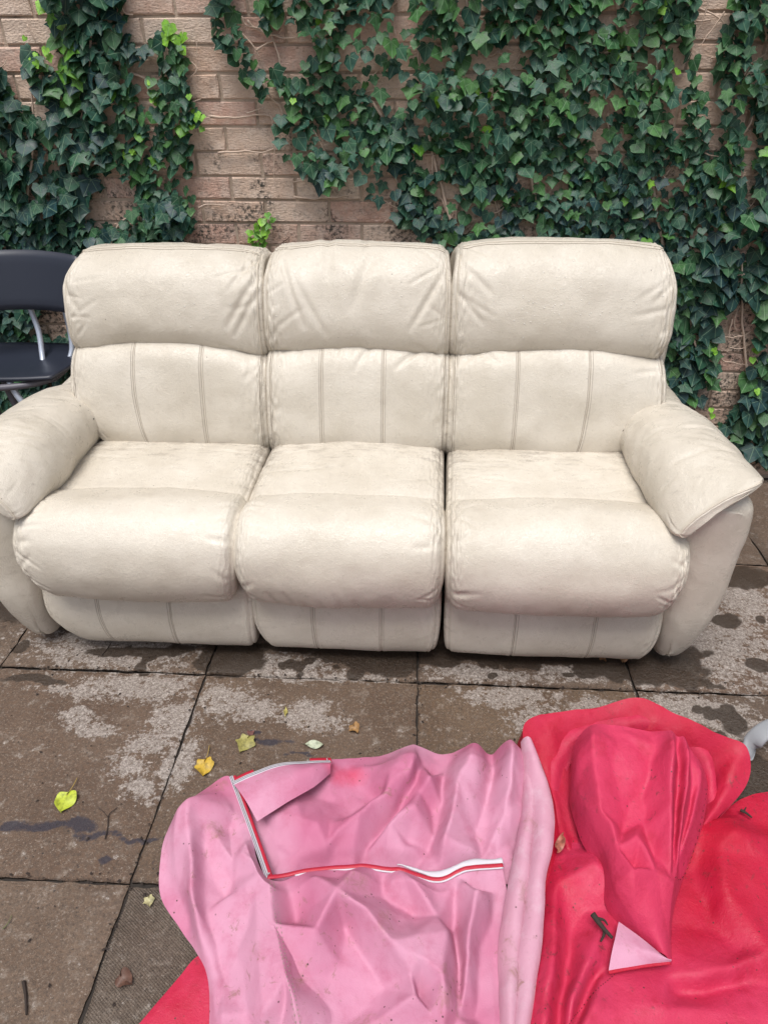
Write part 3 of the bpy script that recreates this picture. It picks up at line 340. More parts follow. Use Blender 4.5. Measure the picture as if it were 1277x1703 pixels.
LEAVES= [('fallen_leaf', (-0.804, 0.973, 0.002), 'bright yellow green leaf with a long stalk lying alone on the left paving', 'leaf', (0.42, 0.48, 0.04), 0.0473, {'kind': 2, 'rz': 0.1, 'stalk': 0.05}), ('fallen_leaf', (-0.505, 1.079, 0.002), 'yellow orange curled leaf with upright stalk near the pink cover corner', 'leaf', (0.5, 0.33, 0.04), 0.044719999999999996, {'kind': 1, 'rz': 0.2, 'stalk': 0.055, 'curl': 1.6}), ('fallen_leaf', (-0.415, 1.156, 0.002), 'dull olive lobed leaf on the paving between yellow leaf and pale leaf', 'leaf', (0.3, 0.27, 0.08), 0.0473, {'kind': 0, 'rz': -0.25}), ('fallen_leaf', (-0.216, 1.146, 0.002), 'pale silvery green narrow leaf lying just above the white zip', 'leaf', (0.42, 0.46, 0.33), 0.05332, {'kind': 4, 'rz': -1.62, 'curl': 0.8}), ('fallen_leaf', (-0.336, 1.262, 0.002), 'thin yellowish folded leaf strip on the paving in front of the middle seat', 'leaf', (0.38, 0.33, 0.1), 0.029240000000000002, {'kind': 4, 'rz': 0.2, 'curl': 2}), ('fallen_leaf', (-0.149, 1.208, 0.002), 'small curled orange brown leaf on paving above the pink cover', 'leaf', (0.34, 0.19, 0.07), 0.02752, {'kind': 1, 'rz': 0.6, 'curl': 2.6}), ('fallen_leaf', (0.546, 1.495, 0.002), 'small orange brown leaf under the right kick panel, the left of two', 'leaf', (0.42, 0.22, 0.11), 0.01892, {'kind': 2, 'rz': 0.6, 'curl': 2}), ('fallen_leaf', (0.607, 1.498, 0.002), 'orange brown leaf under the right kick panel beside the wet patch', 'leaf', (0.44, 0.24, 0.12), 0.0258, {'kind': 1, 'rz': -0.3, 'curl': 1.8}), ('fallen_leaf', (-0.533, 0.599, 0.002), 'dark reddish brown dead leaf on the ribbed grey slab', 'leaf', (0.12, 0.06, 0.04), 0.029240000000000002, {'kind': 2, 'rz': 1.2, 'curl': 2.2}), ('fallen_leaf', (-0.532, 0.747, 0.002), 'small pale cream leaf scrap on the grey slab left of the pink cover', 'leaf', (0.42, 0.38, 0.2), 0.02064, {'kind': 0, 'rz': 0.5, 'curl': 2}), ('fallen_leaf', (-0.946, 1.857, 0.489), 'tiny tan dry leaf in the corner where left arm meets backrest', 'leaf', (0.5, 0.33, 0.16), 0.022359999999999998, {'kind': 1, 'rz': 1.3, 'curl': 1.5}), ('fallen_leaf', (0.312, 0.855, 0.057), 'reddish brown narrow leaf caught between the pink hem and red hood', 'leaf', (0.36, 0.12, 0.08), 0.0473, {'kind': 4, 'rz': 2.7, 'curl': 1.4}), ('fallen_leaf', (-0.415, 1.175, 0.002), 'small dark purple brown leaf scrap right above the olive lobed leaf', 'leaf', (0.16, 0.07, 0.06), 0.01892, {'kind': 1, 'rz': 2.3, 'curl': 1.2})]
TWIGS= [('twig', [(-0.716, 0.584, 0.003), (-0.701, 0.562, 0.003), (-0.684, 0.531, 0.003)], 0.0035, 'short dark curved twig on the lower left slab', 'twig', {}), ('twig', [(-0.674, 0.873, 0.003), (-0.679, 0.902, 0.003), (-0.688, 0.932, 0.003), (-0.675, 0.951, 0.003)], 0.0016, 'thin forked dark twig over the blue black stain', 'twig', {'branches': [[(-0.686, 0.924, 0.003), (-0.704, 0.939, 0.003), (-0.717, 0.946, 0.003)]]}), ('twig', [(-0.906, 1.434, 0.003), (-0.901, 1.459, 0.003), (-0.899, 1.49, 0.003)], 0.0016, 'thin dark twig sticking out under the left kick panel', 'twig', {}), ('twig', [(0.359, 0.726, 0.075), (0.371, 0.705, 0.075), (0.387, 0.684, 0.075)], 0.0065, 'dark scaly twig with pale tip lying on the red fabric near the pink corner', 'twig', {'branches': [[(0.373, 0.707, 0.07), (0.375, 0.694, 0.07), (0.365, 0.679, 0.07)], [(0.365, 0.718, 0.075), (0.378, 0.716, 0.075), (0.383, 0.707, 0.075)]]}), ('twig', [(0.749, 0.999, 0.03), (0.759, 0.992, 0.03), (0.768, 0.981, 0.03)], 0.004, 'small dark twig on the red fabric below the grey plastic foot', 'twig', {'branches': [[(0.755, 0.995, 0.03), (0.765, 1.007, 0.03)]]}), ('grass_blade', [(-0.803, 0.674, 0.004), (-0.798, 0.685, 0.004), (-0.798, 0.701, 0.004)], 0.0012, 'single green grass blade at the left edge of the paving', 'grass', {'mat': 'vineg'})]

# ---------------------------------------------------------------- the wall
WY = 2.5985
wall = empty('brick_wall', (-0.2, WY + .06, 0), 'weathered pinkish buff brick garden wall behind the cream sofa', 'wall')
def joints(k): return -0.668 if k % 2 else -0.5555
def brick_mesh(seed, L=.216):
    r = random.Random(seed); x, z, y = L / 2, .0335, .05; b = .0035
    V = []; F = []
    # front face: a 4 x 3 grid with a small uneven relief, bevelled rim, sides running back
    xs = [-x + b, -x * .33, x * .33, x - b]; zs = [-z + b, 0, z - b]
    for j, zz in enumerate(zs):
        for i, xx in enumerate(xs): V.append((xx + r.uniform(-.002, .002), -y + r.uniform(-.0016, .0016), zz + r.uniform(-.0012, .0012)))
    for j in range(2):
        for i in range(3): a = j * 4 + i; F.append((a, a + 1, a + 5, a + 4))
    rim = [0, 1, 2, 3, 7, 11, 10, 9, 8, 4]; c = len(V)
    for q in rim:
        vx, vy, vz = V[q]; ex = x if vx > x * .6 else (-x if vx < -x * .6 else vx); ez = z if vz > z * .5 else (-z if vz < -z * .5 else vz)
        V.append((ex + r.uniform(-.0016, .0016), -y + .0035 + r.uniform(-.001, .001), ez + r.uniform(-.0014, .0014)))
    d = len(V)
    for q in range(10): V.append((V[c + q][0], y, V[c + q][2]))
    for q in range(10):
        w = (q + 1) % 10; F.append((rim[q], c + q, c + w, rim[w])); F.append((c + q, d + q, d + w, c + w))
    me = mesh_py('brick', V, F); me.materials.append(MAT['brick']); return me
bricks = [brick_mesh(s) for s in range(10)]
far = []
def put_brick(cx, cz, vis):
    me = R.choice(bricks); yy = WY + .05 + R.uniform(-.0028, .0028)
    if vis:
        o = link('brick', me, wall); o.location = (cx, yy, cz); o.rotation_euler = (R.uniform(-.012, .012), R.uniform(-.004, .004), R.uniform(-.01, .01))
    else: far.append((cx, yy, cz, me))
nb = 0
for k in range(-8, 22):
    z0 = 1.5832 - .075 * k; cz = z0 + .033
    if cz < .0: continue
    j0 = joints(k)
    for i in range(-11, 14):
        cx = j0 + .225 * i + .1125
        lim_l = -1.50 - max(0, (1.6 - cz)) * .22; lim_r = 1.07 + max(0, 1.6 - cz) * .26
        hid = cz < .86 and lim_l + .35 < cx < .80 + (.86 - cz) * .30
        vis = -1 <= k and lim_l - .05 < cx < lim_r + .1 and not hid and cz > .15
        nb += vis; put_brick(cx, cz, vis)
V = []; F = []
for cx, cy, cz, me in far:
    o = len(V); V += [(v.co.x + cx, v.co.y + cy, v.co.z + cz) for v in me.vertices]; F += [tuple(o + q for q in p.vertices) for p in me.polygons]
tag(link('brick_remainder', mesh_py('brick_remainder', V, F), wall, MAT['brick']), kind='stuff')
def box(a, b):
    x0, y0, z0 = a; x1, y1, z1 = b
    return [(x0, y0, z0), (x1, y0, z0), (x1, y1, z0), (x0, y1, z0), (x0, y0, z1), (x1, y0, z1), (x1, y1, z1), (x0, y1, z1)], [(0, 3, 2, 1), (4, 5, 6, 7), (0, 1, 5, 4), (1, 2, 6, 5), (2, 3, 7, 6), (3, 0, 4, 7)]
v, f = box((-3.2, WY + .0055, -.05), (2.55, WY + .16, 2.26)); link('mortar', mesh_py('mortar', v, f), wall, MAT['mortar'])
v, f = box((-3.22, WY - .02, 2.262), (2.57, WY + .18, 2.32)); link('coping', mesh_py('coping', v, f), wall, MAT['mortar'])

# ---------------------------------------------------------------- ground and paving
n = 40; gx = np.linspace(-60, 60, n); X, Y = np.meshgrid(gx, gx, indexing='ij')
g = link('ground', mesh_np('ground', np.stack([X.ravel(), Y.ravel(), np.full(X.size, -.011)], -1), grid_faces(n, n)), None, MAT['soil']); tag(g, kind='structure')
patio = bpy.data.objects.new('patio', None); COL.objects.link(patio); tag(patio, kind='structure')
SX, SY = -.5845, .7787
def slab_mesh(seed, n):
    r = random.Random(seed); h = .2974; a = np.linspace(-h, h, n)
    X, Y = np.meshgrid(a, a, indexing='ij'); e = np.minimum(h - abs(X), h - abs(Y))
    P = np.stack([X, Y, X * 0 + seed], -1)
    Z = fbm(P, 7, seed) * .0012 - .004 * np.exp(-e / .006)
    nz = fbm(P, 30, seed + 5) * .0022 * np.exp(-e / .02)
    Xd = X + np.where(abs(X) > h - .001, nz, 0); Yd = Y + np.where(abs(Y) > h - .001, nz, 0)
    V = np.stack([Xd, Yd, Z], -1).reshape(-1, 3); F = grid_faces(n, n)
    idx = np.concatenate([np.arange(n) * n, (n - 1) * n + np.arange(1, n), (np.arange(n - 2, -1, -1)) * n + n - 1, np.arange(n - 2, 0, -1)])
    b = V[idx].copy(); b[:, 2] = -.045; m = len(idx); k = np.arange(m); k2 = (k + 1) % m
    F2 = np.stack([idx[k], len(V) + k, len(V) + k2, idx[k2]], -1).astype(np.int32)
    me = mesh_np('paving_slab', np.concatenate([V, b]), [F, F2[:, ::-1].copy()], True); return me
far_slab = slab_mesh(99, 8); far_slab.materials.append(MAT['slab'])
tints = {(-1, 0): (.98, .93, .90), (0, 0): (.98, .95, .90), (1, 0): (1.02, .98, .86), (-1, -1): (1.12, 1.14, 1.16), (0, -1): (1.05, 1.22, 1.38), (2, 1): (1.05, .98, .95), (2, 0): (.85, .85, .86)}
def blobs(X, Y, L, soft=1.0):
    o = np.zeros(X.shape)
    for x, y, rx, ry in L:
        d = np.hypot((X - x) / max(rx, .004), (Y - y) / max(ry, .004)); o = np.maximum(o, np.clip(1.35 - .85 * d, 0, 1))
    return o
for i in range(-6, 7):
    for j in range(-6, 3):
        near = -3 <= i <= 2 and -1 <= j <= 2
        cx, cy = SX + .6 * i + .3, SY + .6 * j + .3
        if cy > 2.6: continue
        if near:
            me = slab_mesh(i * 7 + j, 75); me.materials.append(MAT['slab'])
            co = np.zeros(len(me.vertices) * 3, np.float32); me.vertices.foreach_get('co', co); co = co.reshape(-1, 3) + np.array([cx, cy, 0])
            wob = np.stack([vnoise(co, 18, 3), vnoise(co, 18, 9)], -1) * .010 + np.stack([vnoise(co, 50, 4), vnoise(co, 50, 8)], -1) * .004
            x_, y_ = co[:, 0] + wob[:, 0], co[:, 1] + wob[:, 1]
            vattr(me, 'wet', blobs(x_, y_, WET)); vattr(me, 'pale', blobs(x_, y_, PALE) * .85); vattr(me, 'blue', blobs(x_, y_, BLUE) * .85)
            vattr(me, 'pimple', np.full(len(co), 1.0 if (i, j) in ((0, -1),) else (.35 if (i, j) == (1, 0) else 0.0)))
        else: me = far_slab
        o = link('paving_slab', me, patio); o.location = (cx, cy, R.uniform(-.0015, .0015)); o.rotation_euler = (R.uniform(-.003, .003), R.uniform(-.003, .003), R.uniform(-.004, .004))
        t = tints.get((i, j), tuple([R.uniform(.9, 1.08)] * 3)); o.color = (*t, 1)
for i in range(-6, 7):
    # cut strip of slabs between the last joint and the wall is a row of its own: soil and moss
    pass

# ---------------------------------------------------------------- the sofa
CX = -0.185
sofa = empty('recliner_sofa', (CX, 1.9, 0), 'dirty cream leather three seat recliner sofa standing against the ivy wall', 'sofa')
LE = MAT['leather']
def stroke_field(X, S, strokes):
    D = np.zeros(X.shape)
    for (x0, s0, x1, s1, w, dep) in strokes:
        d, t = seg_dist(X, S, (x0, s0), (x1, s1)); q = (d / w) ** 2; tp = np.sin(np.pi * np.clip(.06 + .88 * t, 0, 1)) ** .6
        D += -dep * tp * (1 - 1.1 * q) * np.exp(-q)
    return D
class Cushion:
    """a stuffed leather cushion: closed profile in the Y-Z plane carried along X, rounded towards both ends"""
    def __init__(s, name, prof, x0, x1, parent=sofa, rn=.035, er=.05, nv=200, nu=150, edge=None, crown=.006, lump=.004, seed=0, strokes=(), grooves=(), puck=.0028, puckL=.035, grime=None, yaw=None, depthf=None, mat=None):
        P = catmull(prof, nv, True); T = np.roll(P, -1, 0) - np.roll(P, 1, 0); T /= np.linalg.norm(T, axis=1)[:, None]
        area = np.sum(P[:, 0] * np.roll(P[:, 1], -1) - np.roll(P[:, 0], -1) * P[:, 1])
        N = np.stack([T[:, 1], -T[:, 0]], -1) * (1 if area > 0 else -1)
        L = np.concatenate([[0], np.cumsum(np.linalg.norm(np.diff(P, axis=0), axis=1))]); s.P, s.N, s.L = P, N, L
        w = x1 - x0
        u = np.unique(np.concatenate([np.linspace(0, 1, nu), 1 - np.cos(np.linspace(0, np.pi / 2, 26)) if False else er / w * (1 - np.cos(np.linspace(0, np.pi / 2, 18))), 1 - er / w * (1 - np.cos(np.linspace(0, np.pi / 2, 18)))] + [np.array(g) + np.linspace(-.012, .012, 9) / w for g in grooves]))
        nu = len(u); U, Vi = np.meshgrid(u, np.arange(nv), indexing='ij')
        Y0, Z0 = P[Vi, 0], P[Vi, 1]; eL = U * w; eR = (1 - U) * w; e = np.minimum(eL, eR)
        k = 1 - np.sqrt(np.clip(1 - (1 - np.clip(e / er, 0, 1)) ** 2, 0, 1)); off = -rn * k
        X = x0 + U * w
        off = off + crown * np.clip(np.sin(np.pi * U), 0, 1) ** .7
        S = L[Vi]; pts = np.stack([X, Y0, Z0], -1)
        lp = fbm(pts + seed * 3.1, 6, seed, 3) * lump; off = off + lp
        # gathered leather along the end seams: fine puckers fading inwards
        ph = vnoise(np.stack([S * 0 + seed, S, S * 0], -1), 40, seed + 3) * .5
        for ee, sg in ((eL, 1), (eR, 2)):
            pk = vnoise(np.stack([ee * 6 + sg * 9, S * 1.0 + ee * (.5 if sg == 1 else -.5), S * 0 + seed], -1), 52, seed + sg)
            pk = np.sign(pk) * np.abs(pk) ** .8
            msk = .35 + .65 * np.clip(vnoise(np.stack([S, S * 0 + sg, S * 0 + seed], -1), 9, seed + 31) + .5, 0, 1)
            off = off + puck * pk * msk * np.exp(-((ee - .018) / puckL) ** 2 * np.where(ee < .018, 12, 1)) * 1.5
            off = off - .0035 * np.exp(-((ee - .012) / .004) ** 2)                       # the end seam itself
        off = off + stroke_field(X, S, strokes)
        for g in grooves: off = off - .0026 * np.exp(-((U - g) * w / .0035) ** 2) + .0010 * np.exp(-((U - g) * w / .013) ** 2)
        dx = 0
        if edge is not None: dx = edge(U, Y0, Z0)
        Xf = X + dx; Yf = Y0 + N[Vi, 0] * off; Zf = Z0 + N[Vi, 1] * off
        if yaw is not None: Yf, Zf = yaw(Xf, Yf, Zf)
        s.G = np.stack([Xf, Yf, Zf], -1); s.u = u; s.w = w; s.NN = N; s.yaw = yaw
        V = s.G.reshape(-1, 3); F = grid_faces(nu, nv, True)
        c0 = s.G[0].mean(0); c1 = s.G[-1].mean(0); n0 = len(V); kk = np.arange(nv); k2 = (kk + 1) % nv
        T3 = np.concatenate([np.stack([np.full(nv, n0), kk, k2], -1), np.stack([np.full(nv, n0 + 1), (nu - 1) * nv + k2, (nu - 1) * nv + kk], -1)]).astype(np.int32)
        if area < 0: F = F[:, ::-1].copy(); T3 = T3[:, ::-1].copy()
        me = mesh_np(name, np.concatenate([V, [c0, c1]]), [F, T3]); me.materials.append(mat or LE)
        gm = np.zeros(len(V) + 2)
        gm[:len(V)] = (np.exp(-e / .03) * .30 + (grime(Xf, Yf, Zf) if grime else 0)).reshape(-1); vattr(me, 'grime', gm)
        s.o = link(name, me, parent)
        # mesh faces must look outwards
        s.area = area
    def vi(s, y=None, z=None, front=True):
        """profile index closest to a (y, z) point"""
        return int(np.argmin((s.P[:, 0] - y) ** 2 + (s.P[:, 1] - z) ** 2))
    def col(s, u): return int(np.argmin(np.abs(s.u - u)))
    def path_v(s, u, va, vb, lift=.0012, du=0.0):
        c = s.col(u); idx = np.arange(va, vb) if vb > va else np.arange(va, vb, -1)
        idx = idx % len(s.P); p = s.G[c, idx].copy(); p[:, 0] += du; p[:, 1] += s.N[idx, 0] * lift; p[:, 2] += s.N[idx, 1] * lift; return p
    def path_u(s, v, ua=0.0, ub=1.0, lift=.0012):
        m = (s.u >= ua) & (s.u <= ub); p = s.G[m, v % len(s.P)].copy(); p[:, 1] += s.N[v % len(s.P), 0] * lift; p[:, 2] += s.N[v % len(s.P), 1] * lift; return p
    def stitch(s, us, va, vb, gap=.0062, rows=(-1, 1)):
        th = []; gap = .0052
        for u in us:
            link('seam', tubes_mesh('seam', [(s.path_v(u, va, vb, .0002)[::2], .0010)], 4), s.o, MAT['crease'])
            for sg in rows:
                p = s.path_v(u + sg * gap / s.w, va, vb, .0003)
                th.append((p[::2], .0007))
        if th: tag(link('stitching', tubes_mesh('stitching', th, 3), s.o, MAT['thread']), kind='stuff')
def rnd_strokes(seed, x0, x1, s0, s1, n, side, L=(.04, .11), w=(.006, .012), d=(.0022, .005), up=.6):
    r = random.Random(seed); out = []
    for _ in range(n):
        s = r.uniform(s0, s1); l = r.uniform(*L); a = r.uniform(-.9, .9) * up
        if side in ('l', 'b') and (side == 'l' or r.random() < .5): xa = x0 + r.uniform(.012, .03); xb = xa + l * math.cos(a)
        else: xa = x1 - r.uniform(.012, .03); xb = xa - l * math.cos(a)
        out.append((xa, s, xb, s + l * math.sin(a), r.uniform(*w), r.uniform(*d)))
    return out
# column edges at the seat front, seat back and top of the back
cols = [(-1.030, -.448, -.995, -.445, 0, 0), (-.462, .077, -.449, .083, 0, 0), (.073, .672, .084, .648, 0, 0)]
# --- footrest pads, seat cushions, kick panels
pad_prof = [(1.62, .40), (1.605, .452), (1.570, .482), (1.520, .497), (1.47, .503), (1.42, .489), (1.377, .447), (1.357, .392), (1.356, .338), (1.374, .285), (1.410, .250), (1.45, .236), (1.53, .240), (1.60, .28)]
seat_prof = [(2.00, .36), (2.00, .445), (1.93, .470), (1.86, .486), (1.76, .488), (1.66, .484), (1.58, .478), (1.52, .45), (1.52, .36), (1.75, .33)]
kick_prof = [(1.60, .035), (1.60, .26), (1.50, .275), (1.452, .262), (1.440, .215), (1.430, .150), (1.434, .090), (1.450, .052), (1.480, .033), (1.54, .027)]
for c, (fa, fb, sa, sb, ba, bb) in enumerate(cols):
    def pe(U, Y, Z, c=c):
        t = np.clip((.42 - Z) / .2, 0, 1) ** 1.6; top = np.clip((Y - 1.50) / .1, 0, 1)
        lf = (1 - 2 * U)                                   # +1 left .. -1 right
        k = [(.085, .028), (.030, .018), (.012, .050)][c]; kt = [(.012, 0), (.014, .0), (0, .02)][c]
        return np.where(U < .5, (1 - 2 * U) * (k[0] * t + kt[0] * top), -(2 * U - 1) * (k[1] * t + kt[1] * top))
    stk = rnd_strokes(40 + c, fa, fb, .10, .62, 20, 'b', up=1.0, L=(.03, .075), d=(.0012, .0036))
    if c == 1: stk += [(x, .46 + .02 * math.sin(x * 40), x + .035, .575, .012, .0032) for x in (-.38, -.335, -.29, -.245, -.20, -.15)] + [(-.05, .55, .0, .50, .012, .003)]
    if c == 2: stk += [(.16, .60, .24, .52, .014, .004), (.12, .57, .17, .50, .012, .003)]
    pad = Cushion('footrest_pad', pad_prof, fa, fb, rn=.045, er=.042, edge=pe, crown=.012, seed=3 + c, strokes=stk, puck=.0028, puckL=.026)
    def se(U, Y, Z, a=sa - fa, b=sb - fb):
        t = np.clip((Y - 1.55) / .35, 0, 1); return ((1 - U) * a + U * b) * t
    sst = rnd_strokes(60 + c, fa, fb, 0, .45, 16, 'b', up=.35, L=(.10, .22), w=(.005, .010), d=(.0014, .003))
    seat = Cushion('seat_cushion', seat_prof, fa + .004, fb - .004, rn=.03, er=.04, edge=se, crown=[.010, .022, .010][c], seed=9 + c, strokes=sst, puck=.0015, puckL=.06, lump=.004,
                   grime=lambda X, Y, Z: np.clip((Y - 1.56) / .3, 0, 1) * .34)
    ka, kb = [(-1.035, -.440), (-.447, .074), (.082, .668)][c]
    def ke(U, Y, Z, c=c):
        t = np.clip((.20 - Z) / .17, 0, 1) ** 2.2; k = [(.12, .01), (.050, .012), (.012, .030)][c]
        return np.where(U < .5, (1 - 2 * U) ** 2 * k[0] * t, -(2 * U - 1) ** 2 * k[1] * t)
    kick = Cushion('kick_panel', kick_prof, ka, kb, rn=.02, er=.025, edge=ke, crown=.004, lump=.003, seed=20 + c, grooves=(.33, .69) if c else (.27, .61), puck=.0012, nv=120,
                   strokes=rnd_strokes(80 + c, ka, kb, .2, .4, 4, 'b', L=(.03, .06)))
    kick.stitch((.33, .69) if c else (.27, .61), kick.vi(1.45, .262), kick.vi(1.48, .033))
# --- back cushions and headrests
back_prof = [(2.10, .43), (2.16, .74), (2.03, .775), (1.955, .755), (1.908, .722), (1.878, .665), (1.857, .590), (1.846, .520), (1.862, .462), (1.92, .42), (2.0, .40)]
head_prof = [(2.20, .745), (2.235, .90), (2.205, .985), (2.14, 1.010), (2.075, 1.018), (2.015, 1.000), (1.970, .960), (1.940, .900), (1.923, .838), (1.922, .785), (1.942, .745), (1.99, .726), (2.08, .725)]
def bell(X, Y, Z): return Y, Z
for c, (fa, fb, sa, sb, ba, bb) in enumerate(cols):
    xa, xb = [(-1.036, -.446), (-.450, .086), (.080, .704)][c]
    def be(U, Y, Z, c=c):
        t = np.clip((.64 - Z) / .2, 0, 1) ** 1.5
        tt = np.clip((Z - .66) / .08, 0, 1)
        l = [.105, 0, 0][c]; r = [0, 0, .075][c]; l2 = [.004, 0, 0][c]; r2 = [0, 0, .004][c]
        return np.where(U < .5, (1 - 2 * U) * (l * t + l2 * tt), -(2 * U - 1) * (r * t + r2 * tt))
    arch = [(.030, .026), (.022, .022), (.026, .018)][c]
    m = (xa + xb) / 2 + (-.03 if c == 0 else 0); hw = (xb - xa) / 2
    def lift(X, Y, Z, m=m, hw=hw, a=arch): return Y, Z + a[0] * (np.clip(1 - ((X - m) / hw) ** 2, -.4, 1) - .35) * np.clip((Z - .60) / .12, 0, 1)
    st = rnd_strokes(100 + c, xa, xb, .25, .62, 13, 'b', up=1.0, L=(.04, .12), d=(.002, .0048))
    if c == 1:
        def sv(z): return None
        st += [(-.30, .42, -.36, .60, .013, .0035), (-.10, .50, -.19, .63, .012, .0045), (-.20, .44, -.25, .62, .014, .003), (.0, .34, -.03, .46, .010, .004), (.04, .52, -.07, .62, .011, .006), (-.02, .38, .04, .50, .012, .003)]
    if c == 2: st += [(.10, .36, .19, .50, .011, .0055), (.11, .44, .20, .58, .010, .0045), (.14, .32, .12, .50, .012, .003), (.10, .52, .22, .60, .012, .004)]
    gv = [(.345, .685), (.31, .645), (.315, .64)][c]
    bk = Cushion('back_cushion', back_prof, xa, xb, rn=.022, er=.030, edge=be, crown=.014, seed=30 + c, strokes=st, grooves=gv, puck=.0022, puckL=.04, yaw=lift, lump=.006,
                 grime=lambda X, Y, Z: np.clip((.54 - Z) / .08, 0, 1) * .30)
    va, vb = bk.vi(1.962, .755), bk.vi(1.87, .455); bk.stitch(gv, va, vb)
    bk.stitch([.032, 1 - .032], va, vb, rows=(1,) )
    ha, hb = [(-1.028, -.446), (-.450, .084), (.080, .700)][c]
    def he(U, Y, Z, c=c):
        t = np.clip((Z - .93) / .10, 0, 1) ** 1.6; t2 = np.clip((.82 - Z) / .08, 0, 1)
        kl = [(.030, .0), (.012, .0), (.014, .0)][c]; kr = [(.008, .0), (.010, .0), (.022, .012)][c]
        return np.where(U < .5, (1 - 2 * U) ** 3 * (kl[0] * t + kl[1] * t2), -(2 * U - 1) ** 3 * (kr[0] * t + kr[1] * t2))
    hm = (ha + hb) / 2; hhw = (hb - ha) / 2
    def hl(X, Y, Z, m=m, hw=hhw, a=arch, hm=hm, c=c):
        q = np.clip(1 - ((X - m) / hw) ** 2, -.4, 1) - .35; low = np.clip((.90 - Z) / .12, 0, 1); up = np.clip((Z - .92) / .10, 0, 1)
        dz = [-.012 - .004 * 0, -.002, .008][c]
        return Y, Z + a[0] * q * low + up * dz + up * .012 * (np.clip(1 - ((X - hm) / hw) ** 4, 0, 1) - 1)
    hs_ = rnd_strokes(130 + c, ha, hb, .30, .85, 16, 'b', up=1.1, L=(.04, .12), d=(.0010, .0028))
    if c == 1: hs_ += [(-.28, .30, -.26, .52, .020, .0045), (-.17, .30, -.165, .42, .014, .004), (-.40, .46, -.33, .66, .012, .005), (-.36, .52, -.27, .68, .014, .0035), (-.14, .45, -.19, .60, .022, .004), (.06, .50, -.03, .66, .012, .005)]
    if c == 0: hs_ += [(-.45, .50, -.55, .66, .013, .006), (-.45, .42, -.54, .56, .012, .0045), (-.46, .56, -.53, .68, .011, .005), (-1.03, .52, -.98, .62, .013, .004)]
    if c == 2: hs_ = hs_[:8] + [(.10, .40, .18, .46, .010, .003), (.10, .48, .19, .56, .012, .004), (.10, .56, .17, .64, .011, .0035)]
    hd = Cushion('headrest', head_prof, ha, hb, rn=.026, er=.038, edge=he, crown=.010, seed=50 + c, strokes=hs_, puck=.0032, puckL=.035, yaw=hl, lump=.005, nv=220)
    # top seam with piping, side seams
    vt = hd.vi(2.065, 1.018); p = hd.path_u(vt, .03, .97, .0008)
    link('piping', tubes_mesh('piping', [(p[::3], .0022)], 6), hd.o, MAT['pipe'])
    p2 = hd.path_u(hd.vi(2.050, 1.015), .03, .97, .0002); link('seam', tubes_mesh('seam', [(p2[::3], .0012)], 4), hd.o, MAT['crease'])
    for u in (.026, 1 - .026): link('side_piping', tubes_mesh('side_piping', [(hd.path_v(u, hd.vi(2.03, 1.008), hd.vi(1.942, .745), .0010)[::3], .0020)], 5), hd.o, MAT['pipe'])
    # rain drops standing on the leather
    dv, df = [], []; r = random.Random(900 + c); va, vb = hd.vi(2.06, 1.03), hd.vi(1.91, .79); lo, hi = min(va, vb), max(va, vb)
    for q in range([60, 26, 150][c]):
        ui = r.gauss([.62, .55, .48][c], .22); 
        if not .05 < ui < .95: continue
        fv = min(max(r.gauss(.62, .16), .05), .98); v_ = int(lo + (hi - lo) * (fv if va < vb else 1 - fv)); i_ = hd.col(ui)
        p = hd.G[i_, v_]; nrm = np.array([0, hd.N[v_, 0], hd.N[v_, 1]]); rr = r.choice([.0009, .0011, .0014, .0019]); a = np.array([1.0, 0, 0]); b = np.cross(nrm, a); o_ = len(dv)
        for lv, (cr, ch) in enumerate(((1, -.2), (.8, .45), (.35, .72))):
            for t6 in range(6): an = t6 * math.pi / 3; dv.append(p + rr * (cr * (math.cos(an) * a + math.sin(an) * b * 1.2) + ch * nrm))
        for lv in range(2):
            for t6 in range(6): df.append((o_ + lv * 6 + t6, o_ + lv * 6 + (t6 + 1) % 6, o_ + lv * 6 + 6 + (t6 + 1) % 6, o_ + lv * 6 + 6 + t6))
        df.append(tuple(o_ + 12 + t6 for t6 in range(6)))
    tag(link('rain_drops', mesh_py('rain_drops', dv, df, True), hd.o, MAT['drop']), kind='stuff')
# --- shell behind and below the cushions
def rbox(name, a, b, r, parent, mat, n=5):
    """box with rounded edges"""
    a = np.array(a); b = np.array(b); c = (a + b) / 2; h = (b - a) / 2; t = np.linspace(-1, 1, 2 * n + 1)
    V, F = [], []; off = 0
    for ax in range(3):
        for sg in (-1, 1):
            U_, W_ = np.meshgrid(t, t, indexing='ij'); P = np.zeros(U_.shape + (3,)); P[..., ax] = sg; P[..., (ax + 1) % 3] = U_; P[..., (ax + 2) % 3] = W_
            Q = np.sign(P) * np.abs(P) ** .8 * h; core = np.clip(Q, -(h - r), h - r); d = Q - core; L_ = np.linalg.norm(d, axis=-1, keepdims=True); Q = core + np.where(L_ > 1e-9, d / np.maximum(L_, 1e-9) * np.minimum(L_ * 1.5, r), 0)
            f_ = grid_faces(len(t), len(t), False, off); F.append(f_ if sg > 0 else f_[:, ::-1]); V.append((Q + c).reshape(-1, 3)); off += t.size ** 2
    me = mesh_np(name, np.concatenate(V), np.concatenate(F)); me.materials.append(mat)
    if mat is LE: vattr(me, 'grime', np.full(len(me.vertices), .1))
    return link(name, me, parent)
rbox('back_shell', (-1.050, 2.02, .20), (.738, 2.33, .915), .05, sofa, LE)
rbox('base_frame', (-1.02, 1.56, .05), (.655, 2.30, .36), .02, sofa, MAT['underside'])
